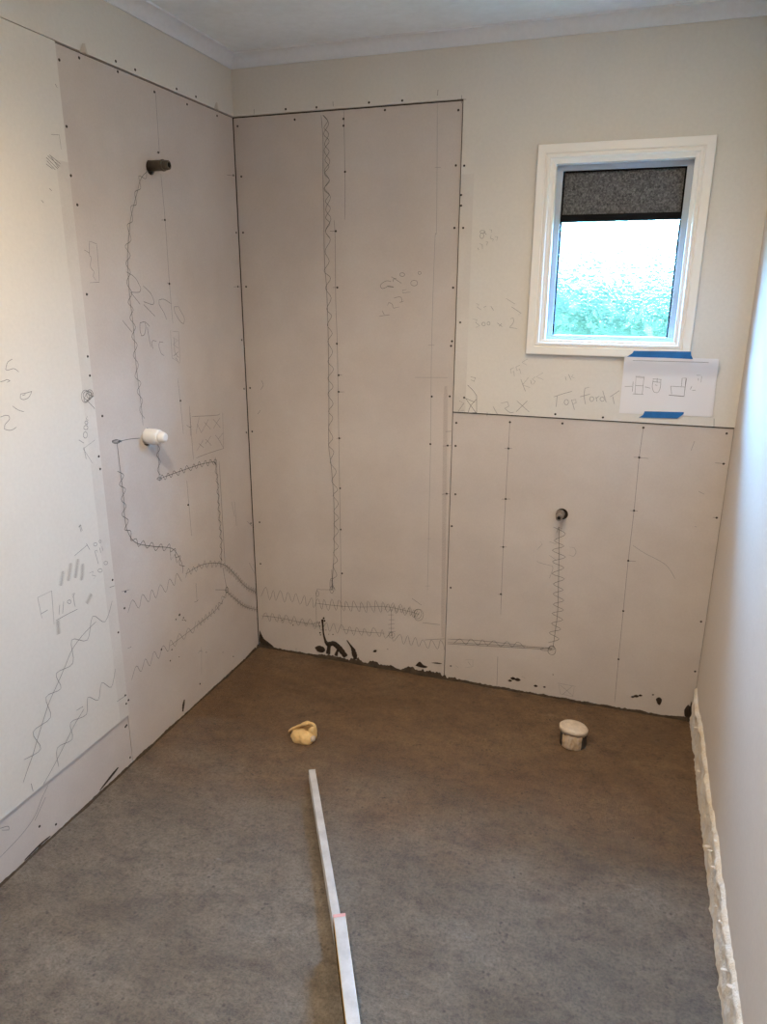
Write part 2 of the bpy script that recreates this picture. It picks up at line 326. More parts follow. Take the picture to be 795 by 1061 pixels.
# pencil marks in wall millimetres: (host, name, tone, line width, strokes, label); "z" strokes are zigzags along a path (amplitude, period)
MARKS = [
    ["left_sheet","pencil_pipe_run","mid",2.2,[[[-549,1929],[-587,1902],[-612,1860],[-632,1825],[-658,1775],[-672,1730],[-686,1679],[-692,1622],[-695,1562],[-694,1521],[-691,1474],[-692,1421],[-695,1353],[-693,1284],[-688,1212],[-688,1142]],["z",[[-549,1929],[-587,1902],[-612,1860],[-632,1825],[-658,1775],[-672,1730],[-686,1679],[-692,1622],[-695,1562],[-694,1521],[-691,1474],[-692,1421],[-695,1353],[-693,1284],[-688,1212],[-688,1142]],12,58]],None],
    ["left_sheet","pencil_number","mid",2.0,[[[-701,1623],[-661,1607],[-636,1576],[-646,1563],[-689,1563]],[[-689,1563],[-647,1526]],[[-624,1583],[-586,1558],[-572,1533],[-583,1524],[-628,1534]],[[-629,1525],[-574,1487]],[[-479,1525],[-517,1540],[-545,1538],[-544,1521],[-523,1497],[-511,1473]],[[-436,1515],[-462,1515],[-460,1496],[-433,1466],[-413,1456],[-406,1475],[-425,1500],[-436,1515]]],"handwritten pencil number 2270 slanting beside the pipe run"],
    ["left_sheet","pencil_number","mid",2.0,[[[-741,1479],[-700,1442]],[[-608,1456],[-629,1470],[-656,1469],[-659,1447],[-654,1428],[-639,1432],[-628,1454],[-630,1468]],[[-620,1454],[-617,1426],[-610,1391]],[[-576,1405],[-595,1411],[-604,1402],[-599,1383]],[[-540,1401],[-560,1404],[-566,1390],[-557,1366],[-542,1357]]],"handwritten pencil number 950"],
    ["left_sheet","pencil_box","mid",1.8,[[[-494,1437],[-497,1346],[-452,1325],[-447,1432],[-481,1434]],[[-484,1414],[-455,1403],[-485,1390],[-456,1376]],[[-476,1409],[-478,1365],[-457,1343]],[[-488,1351],[-458,1363]],[[-476,1345],[-459,1325]]],None],
    ["left_sheet","pencil_stud_line","mid",1.8,[[[-475,2167],[-479,1993]],[[-480,1930],[-476,1791],[-479,1590],[-477,1460]],[[-473,1273],[-468,1178],[-464,1073]],[[-465,901],[-461,686]],[[-495,1990],[-474,1994]],[[-497,1789],[-476,1791]],[[-492,1593],[-470,1590]],[[-414,1170],[-416,1107],[-420,1058]]],None],
    ["left_sheet","pencil_pipe_run","dark",2.6,[[[-709,1104],[-767,1111],[-824,1113]],[[-810,1112],[-815,1109],[-826,1109],[-838,1112],[-845,1116],[-845,1120],[-836,1121],[-824,1120],[-814,1116],[-810,1112]],[[-801,1111],[-806,1110],[-820,1112],[-835,1115],[-845,1119],[-844,1121],[-834,1120],[-819,1118],[-806,1114],[-801,1111]],[[-824,1111],[-822,1022],[-819,929],[-824,868],[-817,817],[-782,765],[-691,721],[-594,682],[-557,643],[-533,593],[-537,563]],["z",[[-822,1022],[-819,929],[-824,868],[-817,817],[-782,765],[-691,721],[-594,682],[-557,643],[-533,593],[-537,563]],13,46],[[-600,683],[-600,639],[-574,652],[-567,616],[-547,624]]],None],
    ["left_sheet","pencil_pipe_run","dark",2.6,[[[-617,1072],[-626,947],[-386,942],[-265,930],[-258,839],[-261,718],[-259,602],[-270,506]],["z",[[-617,1072],[-626,947]],9,45],["z",[[-626,947],[-386,942],[-265,930]],12,42],["z",[[-265,930],[-258,839],[-261,718],[-259,602],[-270,506]],9,38],[[-237,924],[-239,718],[-241,503]],[[-613,943],[-616,942],[-624,942],[-633,945],[-639,948],[-638,951],[-632,952],[-623,950],[-615,947],[-613,943]],[[-255,928],[-258,924],[-264,922],[-271,925],[-275,930],[-274,935],[-269,938],[-262,937],[-257,933],[-255,928]],[[-263,945],[-267,915]],[[-268,530],[-272,489]],[[-258,484],[-249,430],[-239,383]]],None],
    ["left_sheet","pencil_pipe_run","mid",2.3,[[[-519,553],[-394,548],[-256,498],[-171,422],[-89,335],[26,256]],["z",[[-856,559],[-698,555],[-519,553]],20,50],["z",[[-519,553],[-394,548],[-256,498]],15,36],["z",[[-256,498],[-171,422],[-89,335],[26,256]],12,22]],None],
    ["left_sheet","pencil_pipe_run","mid",2.3,[[[-649,320],[-470,321],[-317,329],[-240,370],[-183,316],[-99,242],[19,176]],["z",[[-874,321],[-789,322],[-649,320],[-470,321]],20,50],["z",[[-470,321],[-317,329],[-240,370]],15,30],["z",[[-240,370],[-183,316],[-99,242],[19,176]],10,24],[[-226,373],[-230,368],[-238,367],[-247,372],[-252,380],[-251,387],[-245,390],[-236,388],[-228,381],[-226,373]],[[-233,376],[-235,369],[-239,366],[-243,369],[-245,376],[-244,385],[-241,390],[-237,390],[-234,385],[-233,376]],[[-325,413],[-232,375]]],None],
    ["left_sheet","pencil_box","mid",1.8,[[[-413,1143],[-414,1030],[-413,969]],[[-404,1128],[-237,1107],[-212,1110]],[[-190,1110],[-194,1043],[-199,969]],[[-199,969],[-314,972],[-396,971]],[[-355,1119],[-370,1092],[-385,1060]],[[-372,1096],[-348,1057]],[[-293,1101],[-312,1086],[-348,1060]],[[-323,1094],[-283,1060]],[[-211,1093],[-238,1077],[-264,1060]],[[-263,1096],[-238,1077],[-212,1053]],[[-340,1029],[-362,1014],[-384,999]],[[-370,1022],[-341,1000]],[[-283,1035],[-308,1020],[-327,1012]],[[-322,1028],[-284,997]],[[-196,1030],[-233,1013]],[[-255,1033],[-233,1013],[-196,968]],[[-440,1103],[-423,1092],[-409,1093]]],"pencil box filled with six crosses"],
    ["left_sheet","pencil_box","mid",1.6,[[[-853,1703],[-823,1697],[-826,1630],[-829,1591],[-870,1589]],[[-853,1703],[-859,1667],[-853,1657],[-860,1634],[-847,1620],[-853,1607],[-842,1595]],[[-878,1678],[-858,1670]]],None],
    ["left_sheet","pencil_arrow","mid",2,[[[-456,493],[-458,418]],[[-478,422],[-458,418],[-448,421]]],None],
    ["left_sheet","pencil_arrow","faint",2,[[[-470,212],[-445,195]],[[-452,220],[-465,103]],[[-478,204],[-450,207]]],None],
    ["left_sheet","pencil_tick_marks","mid",1.8,[[[-875,626],[-837,618]],[[-877,421],[-857,418]],[[-61,1983],[18,1987]],[[-54,1583],[-1,1584]],[[-3,1184],[62,1176]],[[-13,1004],[61,991]],[[-44,619],[57,584]],[[-46,429],[111,363]],[[-13,412],[30,392]],[[16,148],[89,116]],[[-161,737],[-145,670]],[[-138,731],[-134,625]]],None],
    ["left_board","pencil_pipe_run","soft",2.4,[[[-1012,582],[-1073,566],[-1125,540],[-1158,506],[-1195,468],[-1237,427],[-1270,382],[-1298,342],[-1321,307],[-1347,274],[-1368,246]],["z",[[-928,591],[-1012,582],[-1073,566],[-1125,540],[-1158,506],[-1195,468],[-1237,427],[-1270,382],[-1298,342],[-1321,307],[-1347,274]],26,84]],None],
    ["left_board","pencil_pipe_run","soft",2.4,[[[-1108,329],[-1155,301],[-1193,271],[-1230,242],[-1272,211],[-1302,192]],["z",[[-947,365],[-997,353],[-1054,340],[-1108,329],[-1155,301],[-1193,271],[-1230,242],[-1272,211]],22,78],[[-1342,225],[-1340,197]]],None],
    ["left_board","pencil_word","soft",2.2,[[[-1220,685],[-1225,750],[-1172,749],[-1180,648]],[[-1222,699],[-1195,700]],[[-1150,696],[-1157,669]],[[-1133,700],[-1143,666]],[[-1105,687],[-1107,684],[-1112,684],[-1116,687],[-1119,691],[-1118,694],[-1115,696],[-1110,695],[-1106,691],[-1105,687]],[[-1086,707],[-1093,696],[-1091,665]],[[-1086,707],[-1096,709],[-1096,697]],[[-1172,656],[-1128,656],[-1082,654]]],"boxed pencil writing reading prop"],
    ["left_board","pencil_number","soft",2.0,[[[-1017,745],[-999,744],[-1006,734],[-991,725],[-1002,721]],[[-960,732],[-963,730],[-969,730],[-975,733],[-979,737],[-978,741],[-974,742],[-967,741],[-962,737],[-960,732]],[[-932,747],[-935,745],[-940,745],[-946,747],[-949,752],[-949,755],[-944,757],[-939,755],[-934,752],[-932,747]]],"handwritten pencil number 300"],
    ["left_board","pencil_number","soft",2.0,[[[-1068,819],[-1011,834]],[[-1015,840],[-1003,816]],[[-970,822],[-973,819],[-977,819],[-982,821],[-985,825],[-984,828],[-980,830],[-975,829],[-971,826],[-970,822]],[[-950,825],[-952,823],[-955,822],[-958,824],[-960,827],[-960,829],[-957,831],[-954,830],[-951,828],[-950,825]],[[-983,805],[-974,760]],[[-983,805],[-973,804],[-974,796]],[[-961,808],[-958,791]],[[-950,808],[-947,793]]],"handwritten pencil note 700 pp"],
    ["left_board","finger_smear","smear",20,[[[-1120,790],[-1127,771],[-1136,750]],[[-1086,803],[-1095,777],[-1105,753]],[[-1056,805],[-1066,778],[-1076,751]],[[-1040,784],[-1045,759],[-1053,735]],[[-1165,653],[-1167,611]],[[-1018,677],[-1043,655]]],"row of grey finger smears"],
    ["left_board","pencil_word","soft",2.2,[[[-978,1127],[-974,1091]],[[-929,1139],[-981,1123],[-949,1072]],[[-995,1152],[-976,1139]],[[-958,1160],[-961,1154],[-966,1152],[-971,1154],[-974,1159],[-973,1166],[-968,1170],[-963,1170],[-959,1166],[-958,1160]],[[-952,1181],[-955,1177],[-960,1176],[-966,1178],[-969,1181],[-968,1185],[-964,1188],[-958,1188],[-953,1185],[-952,1181]],[[-950,1195],[-952,1192],[-955,1191],[-959,1192],[-962,1196],[-961,1199],[-958,1201],[-954,1201],[-951,1199],[-950,1195]],[[-948,1214],[-955,1207],[-947,1201]]],"handwritten pencil note reading 1000"],
    ["left_board","pencil_scribble","mid",2.0,[[[-931,1270],[-935,1261],[-943,1255],[-953,1255],[-961,1260],[-964,1269],[-963,1279],[-956,1287],[-947,1290],[-938,1287],[-932,1280],[-931,1270]],[[-922,1266],[-930,1261],[-940,1260],[-949,1264],[-955,1270],[-956,1277],[-951,1283],[-942,1286],[-932,1285],[-923,1280],[-920,1273],[-922,1266]],[[-915,1274],[-919,1267],[-928,1263],[-937,1266],[-942,1273],[-940,1282],[-933,1288],[-924,1288],[-917,1283],[-915,1274]],[[-931,1263],[-942,1258],[-951,1257],[-955,1262],[-951,1270],[-942,1278],[-931,1281],[-923,1279],[-923,1272],[-931,1263]],[[-937,1277],[-908,1267]],[[-941,1258],[-914,1231]],[[-929,1272],[-912,1278],[-911,1267],[-927,1267]]],"dark pencil scribble at the board edge"],
    ["left_board","pencil_number","soft",2.0,[[[-1146,1311],[-1168,1309],[-1185,1309],[-1188,1298],[-1177,1293],[-1159,1297],[-1146,1311]],[[-1180,1304],[-1169,1306]],[[-1217,1282],[-1200,1269],[-1182,1262]],[[-1260,1260],[-1244,1262],[-1233,1259],[-1233,1250],[-1249,1239],[-1253,1228],[-1241,1223],[-1228,1222],[-1213,1227]]],"handwritten pencil number 210"],
    ["left_board","pencil_number","soft",2.0,[[[-1196,1399],[-1213,1392],[-1222,1375],[-1215,1373],[-1195,1375],[-1181,1365]],[[-1244,1347],[-1231,1348],[-1223,1350],[-1213,1346],[-1224,1343]]],None],
    ["left_board","pencil_scribble","mid",2.0,[[[-992,1900],[-955,1878]],[[-986,1905],[-945,1885]],[[-979,1908],[-942,1892]],[[-991,1892],[-964,1874]],[[-974,1904],[-951,1881]],[[-995,1884],[-973,1875]]],"smudged hatch scribble high on the board"],
    ["left_board","pencil_tick_marks","mid",1.8,[[[-965,1959],[-934,1963],[-933,1929]],[[-928,2085],[-922,2077]],[[-994,1825],[-986,1820]],[[-1028,1793],[-1021,1787]]],None],
    ["left_board","pencil_tick_marks","mid",2.0,[[[-936,666],[-911,663]],[[-962,270],[-913,267]],[[-1140,342],[-1111,339]],[[-1034,904],[-1030,881]],[[-1030,905],[-1025,883]],[[-1039,899],[-1026,901]]],None],
    ["left_strip","pencil_pipe_run","soft",2.4,[[[-1280,172],[-1311,146],[-1343,112],[-1396,91],[-1473,80]],[[-1295,142],[-1344,99]],[[-1458,163],[-1433,150],[-1432,137],[-1453,153]]],None],
    ["back_sheet","pencil_pipe_run","mid",2.2,[[[353,2175],[359,2090],[357,2003],[356,1935],[358,1846],[356,1755],[357,1658],[363,1578],[366,1431],[366,1298],[364,1100],[360,975],[371,873],[379,751],[379,611],[375,481],[362,330]],["z",[[369,2174],[374,2089],[373,2003],[371,1935],[374,1845],[372,1755],[365,1658],[371,1578],[374,1431],[375,1298],[372,1100],[369,976],[380,874],[388,751],[388,612],[384,482],[371,331]],11,68],["z",[[369,2174],[374,2089],[373,2003],[371,1935],[374,1845],[372,1755]],9,52],[[373,334],[370,324],[365,317],[359,318],[355,326],[355,337],[359,346],[366,349],[371,344],[373,334]],[[369,361],[367,343],[363,333],[358,336],[355,349],[356,368],[359,382],[364,386],[367,378],[369,361]],[[365,427],[366,329]]],None],
    ["back_sheet","pencil_stud_line","mid",1.7,[[[441,2185],[443,1977],[441,1821]],[[398,1821],[401,1747],[400,1532],[404,1377],[405,1102],[406,794],[407,528],[406,266],[406,152]],[[380,1783],[408,1783]],[[389,1582],[413,1582]],[[404,1254],[424,1252]],[[403,1186],[432,1188]],[[396,999],[417,1001]]],None],
    ["back_sheet","pencil_stud_line","faint",1.7,[[[784,2183],[792,1793],[787,1742],[784,1374],[789,1027],[790,810],[791,389]],[[721,1256],[849,1261]],[[771,1378],[794,1378]],[[782,409],[802,412]],[[785,615],[801,617]],[[781,1984],[802,1983]]],None],
    ["back_sheet","pencil_pipe_run","mid",2.0,[["z",[[20,275],[116,265],[206,269],[289,258],[403,262],[506,273],[606,290],[705,285],[760,277]],26,36],[[289,258],[403,262],[506,273],[606,290],[705,285],[760,277]],["z",[[606,290],[705,285],[760,277]],15,24],[[776,278],[772,261],[760,250],[746,250],[736,263],[736,281],[745,296],[759,301],[771,294],[776,278]],[[768,281],[764,267],[755,258],[743,258],[736,269],[735,284],[743,296],[754,301],[764,295],[768,281]],[[725,345],[767,321]],[[773,242],[848,245]]],None],
    ["back_sheet","pencil_pipe_run","mid",2.0,[["z",[[15,156],[107,160],[193,155],[287,156],[351,152],[411,152],[506,156],[607,166],[672,150],[784,146],[876,155]],21,38],[[15,156],[107,160],[193,155],[287,156]],[[411,152],[506,156],[607,166]],[[783,164],[875,184]],[[301,158],[297,151],[289,147],[280,146],[274,150],[274,157],[280,163],[289,165],[298,164],[301,158]],[[651,164],[648,155],[640,149],[631,149],[625,155],[625,165],[631,173],[640,176],[648,172],[651,164]],[[640,167],[638,161],[634,157],[630,157],[627,162],[627,168],[630,173],[634,175],[638,173],[640,167]],[[15,156],[54,159]]],None],
    ["back_sheet","pencil_pipe_run","mid",1.8,[[[287,165],[291,313],[314,326],[359,332]],[[302,306],[300,297],[296,292],[291,292],[288,299],[289,309],[292,316],[296,319],[300,314],[302,306]],[[635,283],[636,157]],[[620,254],[645,258]],[[624,232],[650,236]],[[620,209],[650,218]],[[624,192],[650,196]],[[620,173],[655,183]]],None],
    ["back_sheet","pencil_number","mid",2.0,[[[623,1604],[603,1606],[583,1594],[582,1585],[590,1579],[607,1585]],[[607,1588],[620,1587],[633,1585]],[[608,1586],[633,1584]],[[623,1621],[643,1610],[663,1598]],[[630,1603],[633,1613],[643,1615]],[[676,1628],[673,1624],[668,1622],[661,1623],[657,1626],[657,1630],[661,1634],[667,1635],[673,1632],[676,1628]]],None],
    ["back_sheet","pencil_number","mid",1.8,[[[725,1598],[722,1592],[714,1589],[706,1590],[700,1595],[700,1602],[705,1607],[714,1608],[722,1605],[725,1598]],[[683,1576],[668,1573],[668,1564],[700,1567]],[[634,1545],[657,1550],[665,1543],[664,1531],[674,1535]],[[657,1530],[670,1533]],[[609,1518],[614,1529],[627,1524],[632,1509],[657,1514]],[[577,1479],[597,1482],[618,1484]],[[589,1499],[597,1484]],[[738,1634],[737,1631],[733,1629],[730,1629],[727,1632],[727,1636],[729,1639],[733,1639],[737,1637],[738,1634]]],"handwritten pencil number x 2260"],
    ["back_sheet","pencil_tick_marks","mid",1.8,[[[66,1218],[74,1198],[60,1178]],[[42,1077],[56,1094]],[[96,9],[115,-2]],[[130,-4],[134,-28]],[[184,24],[183,-10]],[[893,1059],[848,1056]],[[838,999],[888,1003]],[[840,806],[886,811]]],None],
    ["back_sheet","rust_stain","stain",22,[[[843,1229],[848,931],[855,574],[862,190]]],None],
    ["low_sheet","pencil_stud_line","mid",1.7,[[[1091,1105],[1091,1008],[1091,811],[1092,616],[1097,328]],[[1095,142],[1098,9]],[[1077,1007],[1105,1009]],[[1076,809],[1109,813]],[[1079,615],[1105,618]],[[1081,415],[1100,416]]],None],
    ["low_sheet","pencil_stud_line","mid",1.7,[[[1559,1116],[1556,1009],[1558,812],[1557,618],[1559,415],[1561,212],[1564,22]],[[1538,1009],[1587,1008]],[[1544,811],[1571,812]],[[1553,617],[1584,619]],[[1804,1009],[1837,1009]],[[1822,814],[1838,814]]],None],
    ["low_sheet","pencil_pipe_run","mid",2.3,[[[1298,721],[1302,668],[1311,523],[1318,376],[1315,295],[1311,217]],["z",[[1298,721],[1302,668],[1311,523],[1318,376],[1315,295],[1311,217]],22,46],[[1323,208],[1320,195],[1312,187],[1302,188],[1294,196],[1294,209],[1299,220],[1309,224],[1319,219],[1323,208]],[[1311,715],[1296,721],[1291,697]]],None],
    ["low_sheet","pencil_pipe_run","mid",2.2,[[[883,169],[1108,195],[1310,216]],[[883,185],[1029,201],[1205,209]],[[884,163],[1030,179],[1308,210]],["z",[[908,180],[1049,195],[1224,212]],13,46],[[1308,212],[1303,207],[1289,202],[1274,200],[1264,202],[1264,206],[1274,211],[1289,215],[1302,215],[1308,212]],[[1318,220],[1316,214],[1310,210],[1302,210],[1297,213],[1296,219],[1301,224],[1308,227],[1315,225],[1318,220]]],None],
    ["low_sheet","pencil_scribble","faint",1.8,[[[1227,577],[1232,570],[1284,562],[1287,550],[1277,510]],[[1270,604],[1298,588]],[[1342,646],[1360,646],[1368,628],[1360,610],[1342,615]],[[1231,657],[1241,646],[1222,620]],[[1266,659],[1293,652]]],None],
    ["low_sheet","pencil_box","faint",1.8,[[[1340,66],[1412,65]],[[1345,62],[1355,20],[1404,17],[1406,61]],[[1352,59],[1404,21]],[[1397,62],[1362,17]]],None],
    ["low_sheet","pencil_scribble","faint",1.8,[[[960,102],[993,108],[994,77],[962,66]],[[920,68],[933,61]],[[973,95],[986,80]],[[1196,69],[1212,63]]],None],
    ["low_sheet","pencil_scratch","faint",2.0,[[[1722,1046],[1730,1080]],[[1764,904],[1784,895]],[[1567,680],[1610,655],[1687,619],[1726,568]],[[1767,776],[1773,773]]],None],
    ["back_board","pencil_word","faint",2.2,[[[1244,1209],[1276,1222],[1307,1232]],[[1256,1213],[1255,1174]],[[1297,1193],[1296,1187],[1292,1183],[1287,1184],[1283,1189],[1283,1196],[1286,1201],[1290,1202],[1295,1199],[1297,1193]],[[1307,1202],[1320,1167]],[[1307,1199],[1321,1204],[1324,1192],[1312,1186]],[[1365,1249],[1350,1245],[1349,1220],[1356,1188]],[[1336,1214],[1369,1225]],[[1384,1208],[1382,1203],[1378,1200],[1374,1200],[1370,1205],[1370,1210],[1372,1215],[1377,1216],[1382,1213],[1384,1208]],[[1390,1216],[1395,1200]],[[1392,1212],[1401,1220]],[[1419,1210],[1418,1205],[1414,1202],[1409,1203],[1405,1207],[1405,1212],[1408,1216],[1412,1217],[1417,1214],[1419,1210]],[[1411,1239],[1426,1200]],[[1446,1221],[1454,1195]],[[1438,1219],[1467,1242]]],"handwritten pencil words reading top ford 17"],
    ["back_board","pencil_number","faint",2.0,[[[1095,1308],[1084,1301],[1086,1288],[1096,1295],[1099,1276]],[[1116,1317],[1103,1310],[1107,1297],[1116,1304],[1122,1286]],[[1143,1340],[1123,1327],[1141,1318]],[[1123,1267],[1142,1224]],[[1150,1274],[1130,1247],[1158,1238]],[[1158,1265],[1163,1250]],[[1174,1278],[1164,1269],[1175,1261],[1168,1250]],[[1200,1293],[1178,1278],[1202,1269]],[[1279,1282],[1284,1270]],[[1290,1291],[1300,1272]],[[1306,1291],[1301,1283],[1311,1279]]],None],
    ["back_board","pencil_number","faint",2.2,[[[1027,1162],[1044,1135]],[[1054,1176],[1079,1183],[1085,1167],[1070,1158],[1090,1144],[1104,1146]],[[1113,1148],[1151,1190]],[[1113,1188],[1160,1150]]],"handwritten pencil note 12 x"],
    ["back_board","pencil_scribble","mid",2.0,[[[963,1201],[966,1133]],[[919,1191],[942,1162],[966,1133]],[[963,1187],[942,1160],[932,1131]],[[926,1238],[949,1218],[963,1199]],[[932,1133],[965,1137]],[[938,1268],[956,1265],[952,1252],[939,1257]],[[898,1177],[916,1169],[895,1137],[917,1143]],[[924,1187],[957,1175]]],"small crossed pencil sketch in the board corner"],
    ["back_board","pencil_number","faint",2.0,[[[969,1769],[967,1767],[961,1765],[955,1766],[951,1768],[951,1771],[955,1774],[961,1774],[966,1773],[969,1769]],[[965,1756],[963,1751],[960,1748],[955,1749],[952,1753],[952,1759],[954,1764],[959,1765],[963,1762],[965,1756]],[[964,1770],[974,1760]],[[984,1777],[992,1775],[991,1767]],[[991,1759],[988,1748],[1000,1744],[996,1738]],[[1004,1753],[1014,1753],[1011,1740]],[[945,1717],[949,1711]],[[951,1731],[961,1727],[962,1713]],[[973,1738],[980,1736],[976,1725]]],"handwritten pencil numbers 895 over 215"],
    ["back_board","pencil_number","faint",2.0,[[[1054,1547],[1086,1529],[1075,1519],[1111,1497],[1101,1492]],[[1073,1478],[1083,1481],[1085,1466],[1072,1448],[1100,1444]],[[938,1475],[953,1472],[949,1462],[964,1452],[950,1445]],[[984,1458],[983,1454],[979,1452],[975,1453],[972,1456],[972,1460],[975,1463],[979,1464],[982,1462],[984,1458]],[[1001,1461],[1000,1457],[997,1455],[994,1455],[991,1458],[991,1462],[993,1465],[997,1466],[1000,1464],[1001,1461]],[[1027,1463],[1045,1450]],[[1034,1451],[1043,1461]],[[947,1530],[958,1524],[951,1517],[967,1507]],[[984,1520],[975,1516]],[[1001,1520],[1012,1506]]],"handwritten pencil note 280 x 2"],
    ["back_board","pencil_tick_marks","mid",1.8,[[[88,2209],[87,2193]],[[402,2214],[403,2198]],[[787,2223],[785,2205]],[[1781,1163],[1784,1135]],[[855,2189],[885,2187]],[[869,2201],[870,2176]],[[1006,1140],[1006,1126]]],None],
    ["paper","pencil_ruled_line","mid",1.6,[[[1501,1348],[1739,1350]]],None],
    ["paper","pencil_sketch","mid",1.5,[[[1517,1294],[1543,1293],[1543,1233],[1519,1234],[1517,1294]],[[1518,1262],[1542,1262]],[[1512,1233],[1547,1233]],[[1517,1291],[1543,1290]],[[1483,1257],[1507,1259]],[[1509,1275],[1510,1241]],[[1549,1259],[1567,1255]]],"front view sketch of a toilet"],
    ["paper","pencil_sketch","mid",1.5,[[[1572,1287],[1600,1286]],[[1574,1285],[1573,1262],[1578,1246],[1586,1241],[1594,1243],[1599,1259],[1598,1286]],[[1574,1278],[1597,1276]],[[1586,1290],[1587,1275]],[[1581,1267],[1589,1266]]],"top view sketch of a toilet"],
    ["paper","pencil_sketch","mid",1.5,[[[1665,1293],[1679,1294],[1678,1265],[1678,1233],[1629,1235]],[[1677,1294],[1678,1234]],[[1665,1293],[1666,1266]],[[1632,1265],[1677,1264]],[[1632,1265],[1638,1238]],[[1629,1234],[1679,1232]]],"side view sketch of a toilet"],
    ["paper","pencil_dimension","mid",1.4,[[[1698,1268],[1695,1256]],[[1701,1254],[1712,1255]]],None],
    ["paper","pencil_dimension","mid",1.4,[[[1708,1305],[1722,1305],[1725,1304],[1725,1282]],[[1715,1295],[1717,1287]]],None],
]
SCREWS = {
    'left_board_top': [(-667,2203),(-578,2203),(-364,2200),(-250,2202)],
    'left_sheet': [(-895,2149),(-816,2174),(-654,2180),(-480,2166),(-298,2169),(-107,2172),(-484,1992),(-895,1991),(-912,1869),(-886,1796),(-476,1791),(-479,1590),(-887,1557),(-466,1194),(-877,1203),(-467,809),(-857,619),(-870,565),(-910,238),(26,1988),(-10,1784),(-20,1584),(5,1378),(13,1182),(11,1000),(6,600)],
    'left_board': [(-910,1384),(-913,1329),(-907,1087),(-909,1048),(-907,685),(-902,501),(-913,269),(-913,237)],
    'left_strip': [(-928,152),(-907,154),(-918,27),(-1331,68),(-1272,28)],
    'back_sheet': [(6,2158),(248,2166),(439,2157),(439,2135),(595,2175),(858,2158),(855,1987),(857,1785),(859,1583),(861,1394),(858,1377),(859,1191),(857,1002),(859,810),(443,1984),(404,1783),(407,1582),(402,1373),(408,1252),(407,1187),(407,1000),(408,791),(408,612),(412,415),(789,1187),(788,1003),(18,1985),(14,1785),(16,1584),(11,1184),(6,1002),(27,603),(22,409)],
    'low_sheet': [(888,1092),(1091,1107),(1281,1114),(1559,1116),(1827,1113),(1091,1008),(888,1003),(1556,1009),(1831,1008),(1091,811),(1092,616),(1093,417),(1558,812),(1557,618),(1559,415),(1561,212),(1834,814),(1832,414),(1845,210),(894,811),(888,416),(883,679)],
    'back_board': [(216,2201),(338,2199),(538,2201),(660,2199),(886,1984),(879,1891),(880,1857),(890,1784),(891,1462),(916,1190),(1254,1147),(1420,1145)],
}
# ------------------------------------------------------------------ the room shell
def struct(name, me, material, label, cat): return link(name, me, None, material, kind='structure', label=label, category=cat)
def empty_thing(name, loc, label, cat, group=None, kind=None):
    o = link(name, None, None, None, label=label, category=cat, group=group, kind=kind); o.location = loc; o.empty_display_size = 0.05
    return o

# floor: screeded slab with a gently uneven top
bm = bmesh.new(); nx, ny = 60, 116; grid = []
for j in range(ny+1):
    row = []
    for i in range(nx+1):
        x = -0.005 + (W+0.01)*i/nx; y = YF + (0.006-YF)*j/ny
        z = 0.0022*noise.noise((x*2.1, y*2.1, 3.3)) + 0.0009*noise.noise((x*9, y*9, 1.7))
        row.append(bm.verts.new((x, y, z)))
    grid.append(row)
for j in range(ny):
    for i in range(nx): bm.faces.new((grid[j][i], grid[j][i+1], grid[j+1][i+1], grid[j+1][i]))
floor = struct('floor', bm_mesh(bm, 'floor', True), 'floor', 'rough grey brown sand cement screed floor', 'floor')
if floor.data.polygons[0].normal.z < 0: floor.data.flip_normals()

bm = bmesh.new(); box_bm(bm, (-0.12, YF-0.1, ZC), (W+0.12, 0.14, ZC+0.1))
ceiling = struct('ceiling', bm_mesh(bm, 'ceiling'), 'ceil', 'white painted ceiling with faint grey staining', 'ceiling')

# window opening in the back wall
WX0, WX1, WZ0, WZ1 = 1.190, 1.634, 1.396, 1.984
YL, ZS, X1, Z2 = -0.911, 2.187, 0.873, 1.132
ZB = 0.190           # lower edge of the painted board on the left wall

bm = bmesh.new(); box_bm(bm, (-0.12, YF, -0.03), (-0.013, 0.13, ZC))
wall_left = struct('wall_left', bm_mesh(bm, 'wall_left'), 'cavity', 'left wall of cream board with a tall grey sheet by the corner', 'wall')
wall_back = struct('wall_back', panel_mesh([-0.12, WX0, WX1, W+0.12], [-0.03, WZ0, WZ1, ZC], lambda u, v: not (WX0 < u < WX1 and WZ0 < v < WZ1), B3(0.013), 0.117),
                   'cavity', 'back wall of grey sheets and cream board around a small window', 'wall')
bm = bmesh.new(); box_bm(bm, (W, YF, -0.03), (W+0.12, 0.013, ZC))
wall_right = struct('wall_right', bm_mesh(bm, 'wall_right'), 'white_wall', 'plain off white painted right wall with a broken lower edge', 'wall')
bm = bmesh.new(); box_bm(bm, (-0.12, YF-0.1, -0.03), (W+0.12, YF, ZC))
wall_front = struct('wall_front', bm_mesh(bm, 'wall_front'), 'cream', 'cream painted wall facing the window wall', 'wall')

def frange(a, b, n): return [a + (b-a)*i/n for i in range(n+1)]
HOST = {}
HOST['left_board_top'] = link('plasterboard_panel', panel_mesh([YF, 0.013], [ZS+0.003, ZC], lambda u, v: True, L3(0.0), 0.012), wall_left, 'cream', label='cream painted band below the ceiling')
HOST['left_board'] = link('plasterboard_panel', panel_mesh([YF, YL], [ZB, ZS+0.001], lambda u, v: True, L3(0.0), 0.012), wall_left, 'cream', label='large cream painted board with pencil notes')
HOST['left_sheet'] = link('fibre_cement_sheet', panel_mesh([YL+0.002, 0.003], [-0.01, ZS-0.001], lambda u, v: True, L3(XS), 0.006), wall_left, 'sheet', label='tall grey fibre cement sheet')
HOST['left_strip'] = link('fibre_cement_sheet', panel_mesh([YF, YL-0.001], [-0.01, ZB+0.02], lambda u, v: True, L3(XS), 0.006), wall_left, 'sheet', label='low grey fibre cement strip above the floor')
